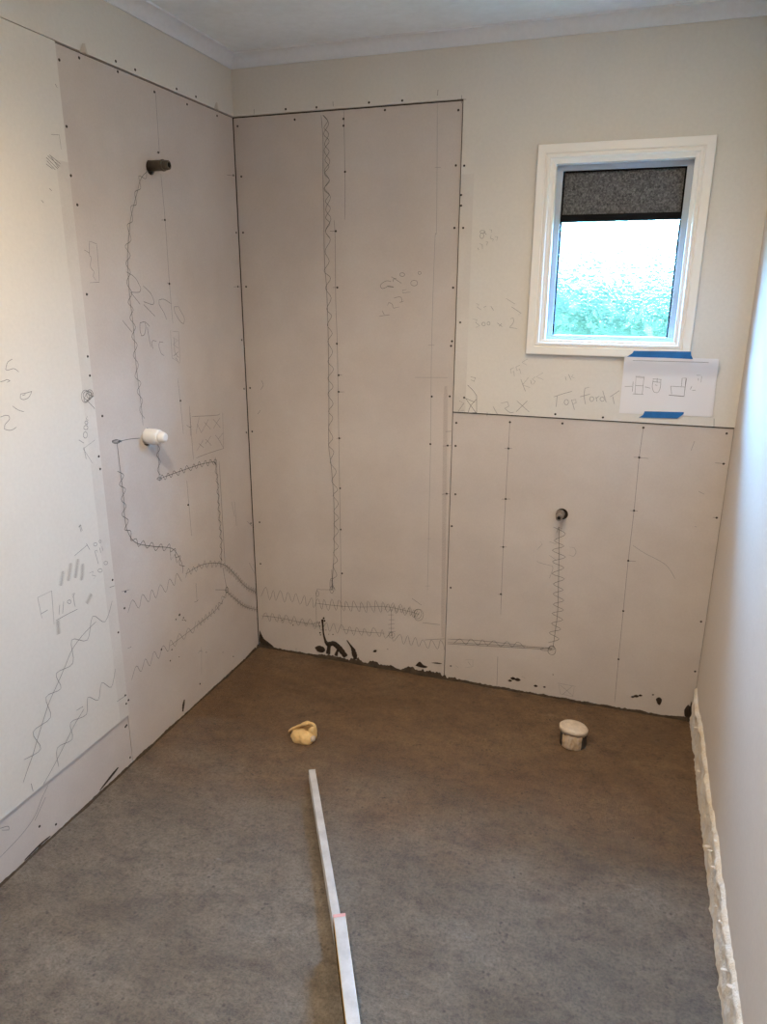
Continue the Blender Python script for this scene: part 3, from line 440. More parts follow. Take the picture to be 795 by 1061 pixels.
HOST['back_board'] = link('plasterboard_panel', panel_mesh([-0.0, X1+0.003, WX0, WX1, W], [Z2+0.003, WZ0, WZ1, ZS+0.003, ZC],
        lambda u, v: (v > ZS+0.003 or u > X1+0.003) and not (WX0 < u < WX1 and WZ0 < v < WZ1), B3(0.0), 0.012), wall_back, 'cream', label='cream painted board around the window')
HOST['back_sheet'] = link('fibre_cement_sheet', panel_mesh([-0.0032, X1-0.0015], [-0.01, ZS-0.002], lambda u, v: True, B3(YS), 0.006), wall_back, 'sheet', label='tall grey fibre cement sheet in the corner')
HOST['low_sheet'] = link('fibre_cement_sheet', panel_mesh([X1+0.0015, W-0.0015], [-0.01, Z2-0.002], lambda u, v: True, B3(YS), 0.006), wall_back, 'sheet', label='low wide grey fibre cement sheet under the window')
FACE = {'left_board_top': L3(0.0), 'left_board': L3(0.0), 'left_sheet': L3(XS), 'left_strip': L3(XS), 'back_board': B3(0.0), 'back_sheet': B3(YS), 'low_sheet': B3(YS), 'paper': B3(-0.0015)}

# strips where the paint was stripped beside the sheets
def bare_strip(u0, u1, v0, v1, to3, parent, seed):
    n = 26; V, F = [], []
    for k in range(n+1):
        v = v0 + (v1-v0)*k/n; w = 0.004*noise.noise((k*0.6, seed, 0))
        for u, d in ((u0 + (w if u0 < u1 else 0), -0.0003), (u1, -0.0003)): V.append(to3(u, v, d))
    for k in range(n): F.append([2*k, 2*k+1, 2*k+3, 2*k+2])
    link('bare_plaster_strip', mesh_of('bare_plaster_strip', V, F), parent, 'bare')
bare_strip(-0.957, YL-0.001, ZB, 1.90, L3(0.0), HOST['left_board'], 1.0)
bare_strip(0.922, X1+0.004, Z2+0.004, 1.957, B3(0.0), HOST['back_board'], 5.0)

# cornices: small cove
def cornice(name, p0, p1, inward, label):
    n = 9; prof = [(0.0, 2.345), (0.006, 2.345), (0.006, 2.350)]
    for k in range(n+1):
        a = math.pi/2*k/n; prof.append((0.038 - 0.032*math.cos(a), 2.352 + 0.030*math.sin(a)))
    prof += [(0.044, 2.382), (0.044, ZC+0.002), (0.0, ZC+0.002)]
    V, F = [], []; P = [Vector(p0), Vector(p1)]; d = (P[1]-P[0]).normalized(); inn = Vector(inward)
    for e, s in ((P[0], 1), (P[1], -1)):
        for r, z in prof: V.append(Vector((e.x, e.y, 0)) + inn*r + d*(r*s if e.y > -1 else 0) + Vector((0, 0, z)))
    k = len(prof)
    for i in range(k): F.append([i, (i+1) % k, k+(i+1) % k, k+i])
    F.append(list(range(k))[::-1]); F.append(list(range(k, 2*k)))
    return struct(name, mesh_of(name, V, F), 'cornice', label, 'cornice')
cornice('trim_1', (0, 0, 0), (0, YF, 0), (1, 0, 0), 'white cove cornice along the left wall')
cornice('trim_2', (0, 0, 0), (W, 0, 0), (0, -1, 0), 'white cove cornice along the window wall')
cornice('trim_3', (W, 0, 0), (W, YF, 0), (-1, 0, 0), 'white cove cornice along the right wall')

# rough plaster left at the foot of the right wall where a skirting was pulled off
bm = bmesh.new(); rows = []; n, k = 420, 16
for i in range(n+1):
    y = -0.004 + (-2.9)*i/n; row = []
    top = 0.150 + 0.024*noise.noise((y*4, 0, 0)) + 0.016*noise.noise((y*17, 4, 0)) + 0.006*noise.noise((y*60, 4, 0))
    for j in range(k+1):
        t = j/k; z = top*t
        ridge = 0.007*math.exp(-((t-0.9)/0.10)**2) + 0.004*(1-t)
        pr = 0.005 + ridge*(0.4+1.4*abs(noise.noise((y*9, t*3, 2)))) + 0.006*noise.noise((y*24, z*45, 7)) + 0.003*noise.noise((y*70, z*110, 3))
        if j == k: pr = -0.001
        row.append(bm.verts.new((W - max(pr, 0.0008 if j < k else -0.001), y, z)))
    rows.append(row)
for i in range(n):
    for j in range(k): bm.faces.new((rows[i][j], rows[i+1][j], rows[i+1][j+1], rows[i][j+1]))
M['rough_plaster'] = mottled('rough_plaster', (0.72, 0.62, 0.49), 0.85, 0.25, 14, 90, 0.8, 0.006, (0.74, 0.72, 0.70))
rough = link('broken_plaster_band', bm_mesh(bm, 'broken_plaster_band', True), wall_right, 'rough_plaster', label='broken cream plaster band at the foot of the wall')
for y, z, s in ((-0.22, 0.11, 1.0), (-0.42, 0.07, 1.3), (-0.79, 0.08, 1.6), (-0.83, 0.10, 1.0), (-0.93, 0.13, 1.4), (-1.10, 0.12, 1.0), (-1.22, 0.10, 1.1), (-1.30, 0.14, 1.2)):
    bm = bmesh.new(); bmesh.ops.create_icosphere(bm, subdivisions=2, radius=0.0032*s)
    for v in bm.verts:
        v.co *= 1 + 0.5*noise.noise(v.co*160 + Vector((y, z, 0))*9); v.co.x *= 2.2; v.co.y *= 1.2; v.co.z *= 0.5; v.co += Vector((W-0.012, y, z))
    link('plaster_flake', bm_mesh(bm, 'plaster_flake'), wall_right, 'white_wall')

# ------------------------------------------------------------------ window
win = empty_thing('window_1', (1.41, 0, WZ0), 'small white framed window with frosted glass and a dark upper panel', 'window', kind='structure')
def wpart(name, me, material, parent=win, **props):
    o = link(name, me, parent, material, **props)
    if parent is win: o.matrix_parent_inverse = Matrix.Translation(-Vector(win.location))
    return o
# architrave: four mitred lengths with a moulded profile (distance in from the outer edge, projection from wall)
AX0, AX1, AZ0, AZ1 = 1.137, 1.680, 1.358, 2.034
prof = [(0.0, 0.0), (0.0, 0.015), (0.002, 0.017), (0.026, 0.017), (0.029, 0.012), (0.032, 0.012), (0.034, 0.016), (0.041, 0.016), (0.044, 0.010), (0.048, 0.009), (0.052, 0.007), (0.052, 0.0)]
def corner(cx, cz, sx, sz): return [(cx + sx*a, -p, cz + sz*a) for a, p in prof]
cs = [corner(AX0, AZ0, 1, 1), corner(AX1, AZ0, -1, 1), corner(AX1, AZ1, -1, -1), corner(AX0, AZ1, 1, -1)]
for q_ in range(4):
    a, b = cs[q_], cs[(q_+1) % 4]; k = len(prof)
    F = [[i, i+1, k+i+1, k+i] for i in range(k-1)] + [list(range(k)), list(range(k, 2*k))]
    bm = bmesh.new(); bm.from_mesh(mesh_of('t', a+b, F)); wpart('architrave', bm_mesh(bm, 'architrave'), 'gloss_white')
# reveal lining
def ring(lo, hi, t, y0, y1):
    us = [lo[0], lo[0]+t, hi[0]-t, hi[0]]; vs = [lo[1], lo[1]+t, hi[1]-t, hi[1]]
    return panel_mesh(us, vs, lambda u, v: not (us[1] < u < us[2] and vs[1] < v < vs[2]), B3(y0), y1-y0)
wpart('reveal_lining', ring((WX0-0.001, WZ0-0.001), (WX1+0.001, WZ1+0.001), 0.010, -0.005, 0.052), 'gloss_white')
wpart('sash_frame', ring((1.199, 1.404), (1.625, 1.977), 0.019, 0.034, 0.064), 'alu_frame', label='grey aluminium window frame')
wpart('rubber_seal', ring((1.217, 1.414), (1.607, 1.960), 0.006, 0.046, 0.070), 'black', label='black rubber seal')
bm = bmesh.new(); box_bm(bm, (1.218, 0.044, 1.800), (1.606, 0.074, 1.822), 0.002); wpart('cross_rail', bm_mesh(bm, 'cross_rail'), 'black', label='black cross rail')
bm = bmesh.new(); box_bm(bm, (1.220, 0.056, 1.820), (1.604, 0.066, 1.957)); wpart('upper_panel', bm_mesh(bm, 'upper_panel'), 'speckle', label='dark grey speckled upper panel')
V = [(1.220, 0.062, 1.417), (1.604, 0.062, 1.417), (1.604, 0.062, 1.802), (1.220, 0.062, 1.802)]
wpart('glass_pane', mesh_of('glass_pane', V, [[0, 1, 2, 3]]), 'glass', label='frosted obscure glass pane')

# outdoors: unseen eave, added above the window to block the high sky
bm = bmesh.new(); box_bm(bm, (-3, 0.13, 2.30), (5, 0.47, 2.34)); box_bm(bm, (-3, 0.45, 2.28), (5, 0.49, 2.46))
link('added_eave', bm_mesh(bm, 'added_eave'), None, 'gloss_white', kind='structure', label='unseen white eave added above the window to block high sky light', category='added eave')
# outdoors: lawn and a dense hedge close to the window
bm = bmesh.new(); box_bm(bm, (-6, 0.14, -0.5), (9, 14, -0.3))
link('lawn', bm_mesh(bm, 'lawn'), None, 'lawn', kind='structure', label='green lawn outside the window', category='lawn')
hedge = empty_thing('hedge', (1.3, 2.2, -0.3), 'dense green hedge outside behind the frosted glass', 'hedge')
rl = random.Random(11); V, F = [], []
for i in range(44000):
    x = rl.uniform(0.0, 2.8) if i < 22000 else rl.uniform(-3.0, 9.5); top = 1.98 - 0.10*max(0, min(x, 2.4)-1.15) + 0.10*noise.noise((x*3, 0, 0)); z = rl.uniform(0.35, 1)**0.8*(top+0.3) - 0.3
    y = 2.3 + rl.uniform(-0.5, 0.5); c = Vector((x, y, z)); s = rl.uniform(0.030, 0.060)*(1.0 if -0.1 < x < 2.9 else 2.0)
    a = Vector((rl.gauss(0, 1), rl.gauss(0, 1), rl.gauss(0, 1))).normalized(); b = a.cross(Vector((rl.gauss(0, 1), rl.gauss(0, 1), rl.gauss(0, 1)))).normalized()
    k = len(V); V += [c-a*s, c+b*s*0.45, c+a*s, c-b*s*0.45]; F.append([k, k+1, k+2, k+3])
h = link('foliage', mesh_of('foliage', V, F), hedge, 'leaf', kind='stuff'); h.matrix_parent_inverse = Matrix.Translation(-Vector(hedge.location))
for i in range(30):
    x = -2.8 + 0.42*i
    VV, FF = lathe([(0, 0.02), (0.9, 0.014), (1.7, 0.008)], (0.05*math.sin(i*2.1), 0.04*math.cos(i), 1), (x, 2.2, -0.3), 8)
    o = link('stem', mesh_of('stem', VV, FF), hedge, 'bark'); o.matrix_parent_inverse = Matrix.Translation(-Vector(hedge.location))

# ------------------------------------------------------------------ ceiling downlights (above the frame)
for (x, y), p, g, lab in (((1.45, -0.95), LAMP_POWER[0], LAMP_GLOW[0], 'round warm downlight in the ceiling nearer the window'), ((0.75, -1.75), LAMP_POWER[1], LAMP_GLOW[1], 'round warm downlight in the ceiling nearer the middle of the room')):
    t = empty_thing('downlight', (x, y, ZC), lab, 'light', group='ceiling downlights')
    a = lathe_obj('trim_ring', [(0, 0.058), (0.004, 0.060), (0.008, 0.056), (0.008, 0.046), (0.002, 0.044)], (0, 0, -1), (0, 0, 0), 'gloss_white', t)
    b = lathe_obj('diffuser', [(0.0005, 0.043), (0.003, 0.042)], (0, 0, -1), (0, 0, 0), 'lamp_glow', t)
    ld = bpy.data.lights.new('downlight_beam', 'SPOT'); ld.spot_size = math.radians(LAMP_BEAM); ld.spot_blend = 1.0; ld.shadow_soft_size = 0.035; ld.energy = p; ld.color = LAMP_COLOUR
    lo = bpy.data.objects.new('downlight_beam', ld); COL.objects.link(lo); lo.parent = t; lo.location = (0, 0, -0.012)
    la = bpy.data.lights.new('downlight_glow', 'AREA'); la.shape = 'DISK'; la.size = 0.08; la.energy = g; la.color = LAMP_COLOUR
    lo = bpy.data.objects.new('downlight_glow', la); COL.objects.link(lo); lo.parent = t; lo.location = (0, 0, -0.012)

# ------------------------------------------------------------------ pipe stubs with holes in the sheets
s1 = Vector((XS, -0.535, 1.945)); s2 = Vector((XS, -0.668, 1.103)); s3 = Vector((1.301, YS, 0.772))
drill(HOST['left_sheet'], (1, 0, 0), s1 + Vector((0, 0.002, -0.004)), 0.022); drill(HOST['left_sheet'], (1, 0, 0), s2 + Vector((0, 0, -0.002)), 0.030)
drill(HOST['low_sheet'], (0, 1, 0), s3 + Vector((0.004, 0, 0.0)), 0.0225)
t = empty_thing('shower_pipe_stub', s1, 'dull brass pipe stub sticking out high on the left sheet', 'pipe stub')
lathe_obj('pipe', [(-0.012, 0.016), (0.046, 0.016), (0.047, 0.0175), (0.052, 0.0175), (0.053, 0.016)], (1, 0, 0), (0, 0, 0), 'brass', t, label='dull brass pipe')
lathe_obj('threaded_end', [(0.052, 0.0145), (0.056, 0.0150), (0.058, 0.0140), (0.061, 0.0150), (0.064, 0.0138), (0.070, 0.0135), (0.071, 0.0080), (0.060, 0.0080)], (1, 0, 0), (0, 0, 0), 'brass', t)
lathe_obj('bore', [(0.0605, 0.0079), (0.0713, 0.0079)], (1, 0, 0), (0, 0, 0), 'hole', t, label='dark open bore')
t = empty_thing('mixer_pipe_stub', s2, 'white capped plastic pipe stub on the left sheet at mid height', 'pipe stub')
lathe_obj('pipe', [(-0.012, 0.026), (0.002, 0.0265), (0.030, 0.0262), (0.045, 0.0245), (0.050, 0.022)], (1, 0, 0), (0, 0, 0), 'pvc', t, 36)
lathe_obj('end_cap', [(0.047, 0.0225), (0.056, 0.0195), (0.066, 0.0165), (0.070, 0.0135), (0.071, 0.009)], (1, 0, 0), (0, 0, 0), 'pvc', t, 10, label='faceted white plastic end cap')
t = empty_thing('cistern_pipe_stub', s3, 'small grey metal pipe stub on the low sheet under the window', 'pipe stub')
lathe_obj('pipe', [(-0.012, 0.0165), (0.012, 0.0165), (0.014, 0.0150), (0.026, 0.0150)], (0, -1, 0), (-0.002, 0, 0), 'dull_metal', t)
lathe_obj('threaded_end', [(0.024, 0.0125), (0.027, 0.0130), (0.030, 0.0118), (0.034, 0.0130), (0.038, 0.0118), (0.044, 0.0125), (0.052, 0.0118), (0.053, 0.0065), (0.043, 0.0065)], (0, -1, 0), (-0.002, 0, 0), 'dull_metal', t)
lathe_obj('bore', [(0.0435, 0.0064), (0.0533, 0.0064)], (0, -1, 0), (-0.002, 0, 0), 'hole', t, label='dark open bore')

# ------------------------------------------------------------------ paper plan and tape
def slab(name, outline, y0, y1, material, parent=None, sub=0, **props):
    n = len(outline); V = [(u, y0, v) for u, v in outline] + [(u, y1, v) for u, v in outline]
    F = [list(range(n)), list(range(n, 2*n))] + [[i, (i+1) % n, n+(i+1) % n, n+i] for i in range(n)]
    bm = bmesh.new(); bm.from_mesh(mesh_of(name, V, F)); return link(name, bm_mesh(bm, name), parent, material, **props)
paper = empty_thing('paper_drawing', (1.62, 0, 1.16), 'white sheet of paper with pencil toilet sketches taped under the window', 'paper')
# the sheet lies over the lower architrave at its top, so it leans slightly out
def PZ(v): return -0.0015 - 0.0185*max(0.0, min(1.0, (v-1.30)/0.05))
nu, nv = 10, 14; V, F = [], []; c00, c10, c11, c01 = Vector((1.473, 1.164)), Vector((1.775, 1.168)), Vector((1.769, 1.362)), Vector((1.473, 1.364))
for d in (0, 0.0003):
    for j in range(nv+1):
        for i in range(nu+1):
            s, t_ = i/nu, j/nv; p = (c00*(1-s)+c10*s)*(1-t_) + (c01*(1-s)+c11*s)*t_
            cx = max(0.0, (p.x-1.700)/0.075); V.append((p.x, PZ(p.y) - d + (0.0 if cx <= 0 else -0.004*cx*cx*(0.4+t_)), p.y))
N = (nu+1)*(nv+1)
for d in (0, 1):
    for j in range(nv):
        for i in range(nu): a = d*N + j*(nu+1) + i; F.append([a, a+1, a+nu+2, a+nu+1])
o = link('paper_sheet', mesh_of('paper_sheet', V, F, True), paper, 'paper'); o.matrix_parent_inverse = Matrix.Translation(-Vector(paper.location))
HOST['paper'] = paper
def paper3(u, v, d):
    cx = max(0.0, (u-1.700)/0.075); return (u, PZ(v) - 0.0008 - 0.004*cx*cx, v)
FACE['paper'] = paper3
slab('tape_strip', [(1.481, 1.360), (1.497, 1.372), (1.501, 1.380), (1.681, 1.383), (1.683, 1.372), (1.690, 1.359), (1.60, 1.3605)], -0.0218, -0.0208, 'tape', label='blue tape strip holding the top edge of the paper', category='tape')
slab('tape_strip', [(1.540, 1.152), (1.553, 1.162), (1.557, 1.175), (1.684, 1.179), (1.683, 1.172), (1.665, 1.156), (1.600, 1.154)], -0.0034, -0.0024, 'tape', label='blue tape strip holding the bottom edge of the paper', category='tape')

# ------------------------------------------------------------------ straightedge and spirit level on the floor
def bar_frame(p0, p1):
    a, b = Vector(p0), Vector(p1); d = (b-a).normalized(); return math.atan2(d.y, d.x), (b-a).length
ang, ln = bar_frame((0.618, -0.812), (0.919, -1.332))
st = empty_thing('straightedge', (0.618+0.0095, -0.812+0.0055, 0.0), 'long grey aluminium straightedge standing on edge on the floor', 'straightedge'); st.rotation_euler = (0, 0, ang)
bm = bmesh.new(); box_bm(bm, (0, -0.011, 0.0025), (1.5, 0.011, 0.050), 0.0015)
link('beam', bm_mesh(bm, 'beam'), st, 'alu')
for s in (-1, 1):
    bm = bmesh.new(); box_bm(bm, (0.0, s*0.0105, 0.020), (1.5, s*0.0122, 0.032), 0.0004); link('side_rib', bm_mesh(bm, 'side_rib'), st, 'alu')
bm = bmesh.new(); box_bm(bm, (-0.002, -0.0112, 0.0022), (0.0015, 0.0112, 0.0503), 0.0006); link('end_cap', bm_mesh(bm, 'end_cap'), st, 'alu')
ang2, _ = bar_frame((0.943, -1.376), (1.073, -1.6195))
lv = empty_thing('spirit_level', (0.943+0.0125, -1.376+0.0065, 0.0505), 'yellow sided spirit level with pale top resting on the straightedge', 'spirit level'); lv.rotation_euler = (0, 0, ang2)
bm = bmesh.new(); box_bm(bm, (0, -0.0152, 0.0), (0.9, 0.0152, 0.0495), 0.001); link('body', bm_mesh(bm, 'body'), lv, 'yellow', label='yellow enamelled body')
bm = bmesh.new(); box_bm(bm, (0.001, -0.0146, 0.0485), (0.9, 0.0146, 0.0515), 0.001); link('top_plate', bm_mesh(bm, 'top_plate'), lv, 'alu', label='pale metal top face')
bm = bmesh.new(); box_bm(bm, (0.001, -0.0150, -0.0002), (0.9, 0.0150, 0.003), 0.001); link('base_plate', bm_mesh(bm, 'base_plate'), lv, 'alu')
for s in (-1, 1):
    bm = bmesh.new(); box_bm(bm, (0.0, s*0.0148, 0.012), (0.9, s*0.0158, 0.034)); link('side_stripe', bm_mesh(bm, 'side_stripe'), lv, 'black', label='black side stripe')
bm = bmesh.new(); box_bm(bm, (-0.006, -0.0154, -0.0003), (0.004, 0.0154, 0.0522), 0.0015); link('end_cap', bm_mesh(bm, 'end_cap'), lv, 'red', label='faded red plastic end cap')
bm = bmesh.new(); box_bm(bm, (0.42, -0.0160, 0.030), (0.48, 0.0160, 0.0520), 0.002); link('vial', bm_mesh(bm, 'vial'), lv, 'pvc')

# ------------------------------------------------------------------ things on the floor
def lump(name, radius, shape, material, parent, seed, amp=0.12, freq=38, sub=4, **props):
    bm = bmesh.new(); bmesh.ops.create_icosphere(bm, subdivisions=sub, radius=1.0)
    for v in bm.verts:
        n_ = v.co.normalized(); p = Vector(shape(n_)); p += n_*amp*radius*noise.noise(n_*2.2 + Vector((seed, 0, 0))) + n_*amp*0.35*radius*noise.noise(n_*6 + Vector((0, seed, 0)))
        v.co = p
    return link(name, bm_mesh(bm, name, True), parent, material, **props)
fo = empty_thing('foam_plug', (0.490, -0.592, 0.0), 'pale yellow torn foam lump poking out of the floor', 'foam plug'); fo.rotation_euler = (0, 0, math.radians(-17)); fo.scale = (1.22, 1.22, 1.22)
def body_shape(n):
    x, y, z = n; f = 0.040*(1 + 0.10*math.sin(2.2*x+0.5)); dip = 0.006*math.exp(-((x-0.25)/0.16)**2)*max(0, -y)
    return (x*f, y*0.030 + (dip if y < 0 else 0), max(0.010 + z*0.026, -0.004) if z > -0.9 else -0.004)
lump('foam_body', 0.03, body_shape, 'foam', fo, 3.1, 0.16)
# curled upper flap: an arched thick sheet rising from the left to the right
V, F = [], []; nu, nv = 18, 8
for side in (0, 1):
    for i in range(nu+1):
        s = i/nu; x = -0.044 + 0.074*s; zt = 0.018 + 0.052*s**0.75
        for j in range(nv+1):
            t_ = j/nv; th = 0.011*(1-0.3*s)
            y = -0.012 + 0.040*t_ + (0.006*math.sin(s*3)); z = zt*(1 - 0.50*t_*t_) - (th if side else 0) - 0.012*(1-s)*t_
            V.append((x + 0.002*noise.noise((s*7, t_*5, side)), y, z + 0.003*noise.noise((s*5, t_*4, 3))))
N = (nu+1)*(nv+1)
for side in (0, 1):
    for i in range(nu):
        for j in range(nv): a = side*N + i*(nv+1) + j; F.append([a, a+1, a+nv+2, a+nv+1])
for i in range(nu):
    for j in (0, nv): a = i*(nv+1)+j; F.append([a, a+nv+1, N+a+nv+1, N+a])
for j in range(nv):
    for i in (0, nu): a = i*(nv+1)+j; F.append([a, a+1, N+a+1, N+a])
bm = bmesh.new(); bm.from_mesh(mesh_of('t', V, F)); link('foam_flap', bm_mesh(bm, 'foam_flap', True), fo, 'foam', label='curled upper flap of torn foam')
lump('foam_core', 0.03, lambda n: (0.006 + n.x*0.032*(1+0.1*n.z), 0.020 + n.y*0.022, 0.020 + n.z*(0.030 + 0.012*n.x)), 'foam', fo, 5.0, 0.10)
lump('foam_crumb', 0.008, lambda n: (0.044+n.x*0.007, n.y*0.008, 0.018+n.z*0.010), 'cap', fo, 8.0, 0.2, sub=3)

wp = empty_thing('capped_waste_pipe', (1.430, -0.288, 0.0), 'short round waste pipe with a dusty white cap standing in the floor', 'waste pipe')
lathe_obj('pipe', [(-0.01, 0.047), (0.050, 0.047), (0.058, 0.046)], (0, 0, 1), (0, 0, 0), 'grey_pipe', wp, 40, label='grimy grey pipe wall')
V, F = [], []; nu, nv = 30, 8                           # torn packing wrapped round the camera side
for i in range(nu+1):
    a = math.radians(-140 + 92*i/nu)
    for j in range(nv+1):
        t_ = j/nv; r = 0.0505 + 0.006*noise.noise((i*0.35, t_*3, 1)) + 0.002*noise.noise((i*1.3, t_*7, 5))
        if i in (0, nu) or j in (0, nv): r = 0.0465
        z = -0.003 + 0.060*t_ + (0.006*noise.noise((i*0.7, 9, 0)) if j >= nv-1 else 0); V.append((r*math.cos(a), r*math.sin(a), z))
for i in range(nu):
    for j in range(nv): a = i*(nv+1)+j; F.append([a, a+nv+1, a+nv+2, a+1])
link('torn_packing', mesh_of('torn_packing', V, F, True), wp, 'tan', label='tan torn packing round the pipe')
V, F = [], []; nr, ns = 7, 44                           # cap: dished disc with a drooping torn rim, tilted to the camera
prof = [(0.0, 0.003), (0.012, 0.003), (0.026, 0.002), (0.040, 0.001), (0.048, 0.000), (0.0515, -0.004), (0.051, -0.016)]
for k, (r, z) in enumerate(prof):
    for i in range(ns):
        a = 2*math.pi*i/ns; rr = r*(1 + 0.07*noise.noise((math.cos(a)*1.4, math.sin(a)*1.4, k*0.1)))
        dz = (-0.008*max(0, noise.noise((i*0.45, 2, 0))) if k == nr-1 else 0) + 0.0015*noise.noise((rr*40*math.cos(a), rr*40*math.sin(a), 0))
        V.append((rr*math.cos(a), rr*math.sin(a), z + dz + 0.068 + 0.14*rr*math.cos(a+2.2)))
for k in range(nr-1):
    for i in range(ns): F.append([k*ns+i, k*ns+(i+1) % ns, (k+1)*ns+(i+1) % ns, (k+1)*ns+i])
bm = bmesh.new(); bm.from_mesh(mesh_of('t', V, F)); bmesh.ops.remove_doubles(bm, verts=bm.verts, dist=1e-5)
cap = link('cap', bm_mesh(bm, 'cap', True), wp, 'cap', label='dusty white plastic cap')
sd = cap.modifiers.new('thick', 'SOLIDIFY'); sd.thickness = 0.002

# ------------------------------------------------------------------ mortar smears at the foot of the sheets
def smear_blob(host, outline, h, name='mortar_splash', material='mortar', seed=0.0):
    """low irregular dab of mortar on a sheet; outline in wall millimetres"""
    to3 = FACE[host]; pts = catmull([(u/1000, v/1000) for u, v in outline] + [(outline[0][0]/1000, outline[0][1]/1000)], 4)[:-1]
    c = sum(pts, Vector((0, 0)))/len(pts); V, F = [], []; n = len(pts)
    for k, (s, d) in enumerate(((1.0, 0.0008), (1.0, -0.0008), (0.72, -h*0.8), (0.35, -h))):
        for i, p in enumerate(pts):
            q_ = c + (p-c)*s*(1 + 0.06*noise.noise((i*0.9, k, seed))); V.append(to3(q_.x, q_.y, d if k < 2 else d*(0.7+0.6*abs(noise.noise((i*0.5, k*3, seed))))))
    V.append(to3(c.x, c.y, -h)); m_ = 4*n
    for k in range(3):
        for i in range(n): F.append([k*n+i, k*n+(i+1) % n, (k+1)*n+(i+1) % n, (k+1)*n+i])
    for i in range(n): F.append([3*n+i, 3*n+(i+1) % n, m_])
    bm = bmesh.new(); bm.from_mesh(mesh_of('t', V, F)); return link(name, bm_mesh(bm, name, True), HOST[host], material)
def smear_line(host, pts, widths, h, name='mortar_splash', seed=0.0):
    """mortar run of varying width along a path"""
    P = catmull([(u, v) for u, v in pts], 5); n = len(P); left, right = [], []
    for i, p in enumerate(P):
        d = (P[min(i+1, n-1)] - P[max(i-1, 0)]).normalized(); nr = Vector((-d.y, d.x)); f = i/(n-1)*(len(widths)-1); k = min(int(f), len(widths)-2)
        w = (widths[k]*(1-f+k) + widths[k+1]*(f-k))/2*(1 + 0.3*noise.noise((i*0.8, seed, 2))); left.append(p+nr*w); right.append(p-nr*w)
    to3 = FACE[host]; V, F = [], []
    for a, b in zip(left, right):
        for t_, d in ((0, 0.0004), (0.18, -h*0.7), (0.5, -h), (0.82, -h*0.7), (1, 0.0004)):
            q_ = a*(1-t_) + b*t_; V.append(to3(q_.x/1000, q_.y/1000, d))
    for i in range(n-1):
        for j in range(4): F.append([i*5+j, i*5+j+1, (i+1)*5+j+1, (i+1)*5+j])
    bm = bmesh.new(); bm.from_mesh(mesh_of('t', V, F)); return link(name, bm_mesh(bm, name, True), HOST[host], 'mortar')
smear_line('back_sheet', [(315, 187), (317, 160), (320, 120), (328, 84), (338, 70), (352, 72), (368, 76), (388, 64), (405, 46), (425, 22)], [12, 9, 7, 12, 24, 22, 26, 30, 30, 26], 0.005, seed=1)
smear_line('back_sheet', [(346, 72), (344, 50), (340, 22)], [22, 18, 22], 0.005, seed=2)
smear_line('back_sheet', [(392, 56), (384, 40), (378, 20)], [14, 12, 18], 0.004, seed=3)
smear_blob('back_sheet', [(276, 42), (296, 54), (320, 50), (326, 34), (312, 22), (288, 24)], 0.006, seed=4)
smear_line('back_sheet', [(432, 104), (446, 84), (460, 62), (466, 40), (470, 18)], [2, 7, 20, 26, 16], 0.005, seed=5)
smear_blob('back_sheet', [(551, 68), (560, 78), (570, 78), (565, 68)], 0.003, seed=6)
smear_blob('back_sheet', [(745, 36), (764, 58), (780, 46), (800, 40), (780, 32)], 0.005, seed=7)
smear_blob('back_sheet', [(815, 62), (840, 68), (862, 66), (840, 62)], 0.002, seed=8)
for k, (u, v, r) in enumerate(((322, 192, 5), (326, 180, 5), (302, 168, 3), (303, 150, 3), (303, 118, 4), (305, 108, 3), (332, 136, 2), (365, 120, 3), (345, 118, 2), (172, 134, 3), (120, 150, 3), (235, 150, 2), (620, 92, 2))):
    smear_blob('back_sheet', [(u-r, v), (u, v+r), (u+r, v+1), (u, v-r)], 0.002, 'mortar_fleck', seed=k)
smear_blob('low_sheet', [(1822, 15), (1818, 42), (1828, 66), (1836, 62), (1838, 84), (1844, 60), (1844, 15)], 0.008, seed=9)
smear_blob('low_sheet', [(1712, 68), (1722, 78), (1734, 70), (1730, 46), (1720, 50)], 0.004, seed=10)
for k, (u, v, r) in enumerate(((1640, 66, 7), (1655, 72, 5), (1628, 60, 5), (1700, 84, 3), (1162, 52, 8), (1180, 50, 9), (1255, 36, 6), (1290, 38, 4), (1150, 40, 6), (900, 62, 3), (1320, 100, 2))):
    smear_blob('low_sheet', [(u-r*1.5, v), (u, v+r), (u+r*1.5, v+1), (u, v-r*0.7)], 0.003, 'mortar_fleck', seed=k)
smear_blob('back_sheet', [(2, 82), (4, 8), (70, 6), (44, 28), (20, 44)], 0.006, seed=21)
smear_line('left_sheet', [(-590, 62), (-598, 44), (-606, 20)], [4, 16, 6], 0.003, seed=11)
for k, (u, v, r) in enumerate(((-576, 412, 5), (-600, 404, 3), (-553, 390, 3), (-548, 378, 2), (-560, 384, 2), (-540, 372, 2), (-700, 330, 4), (-640, 300, 3), (-655, 262, 3), (-600, 250, 2), (-420, 180, 2), (-300, 120, 2), (-480, 70, 4), (-220, 60, 3))):
    smear_blob('left_sheet', [(u-r, v), (u, v+r), (u+r, v+1), (u, v-r)], 0.002, 'mortar_fleck', seed=k+30)
smear_line('left_strip', [(-985, 30), (-1010, 24), (-1045, 16), (-1080, 8)], [4, 12, 10, 3], 0.002, seed=12)
smear_line('left_strip', [(-1300, 8), (-1340, 10), (-1400, 6)], [3, 7, 3], 0.002, seed=13)

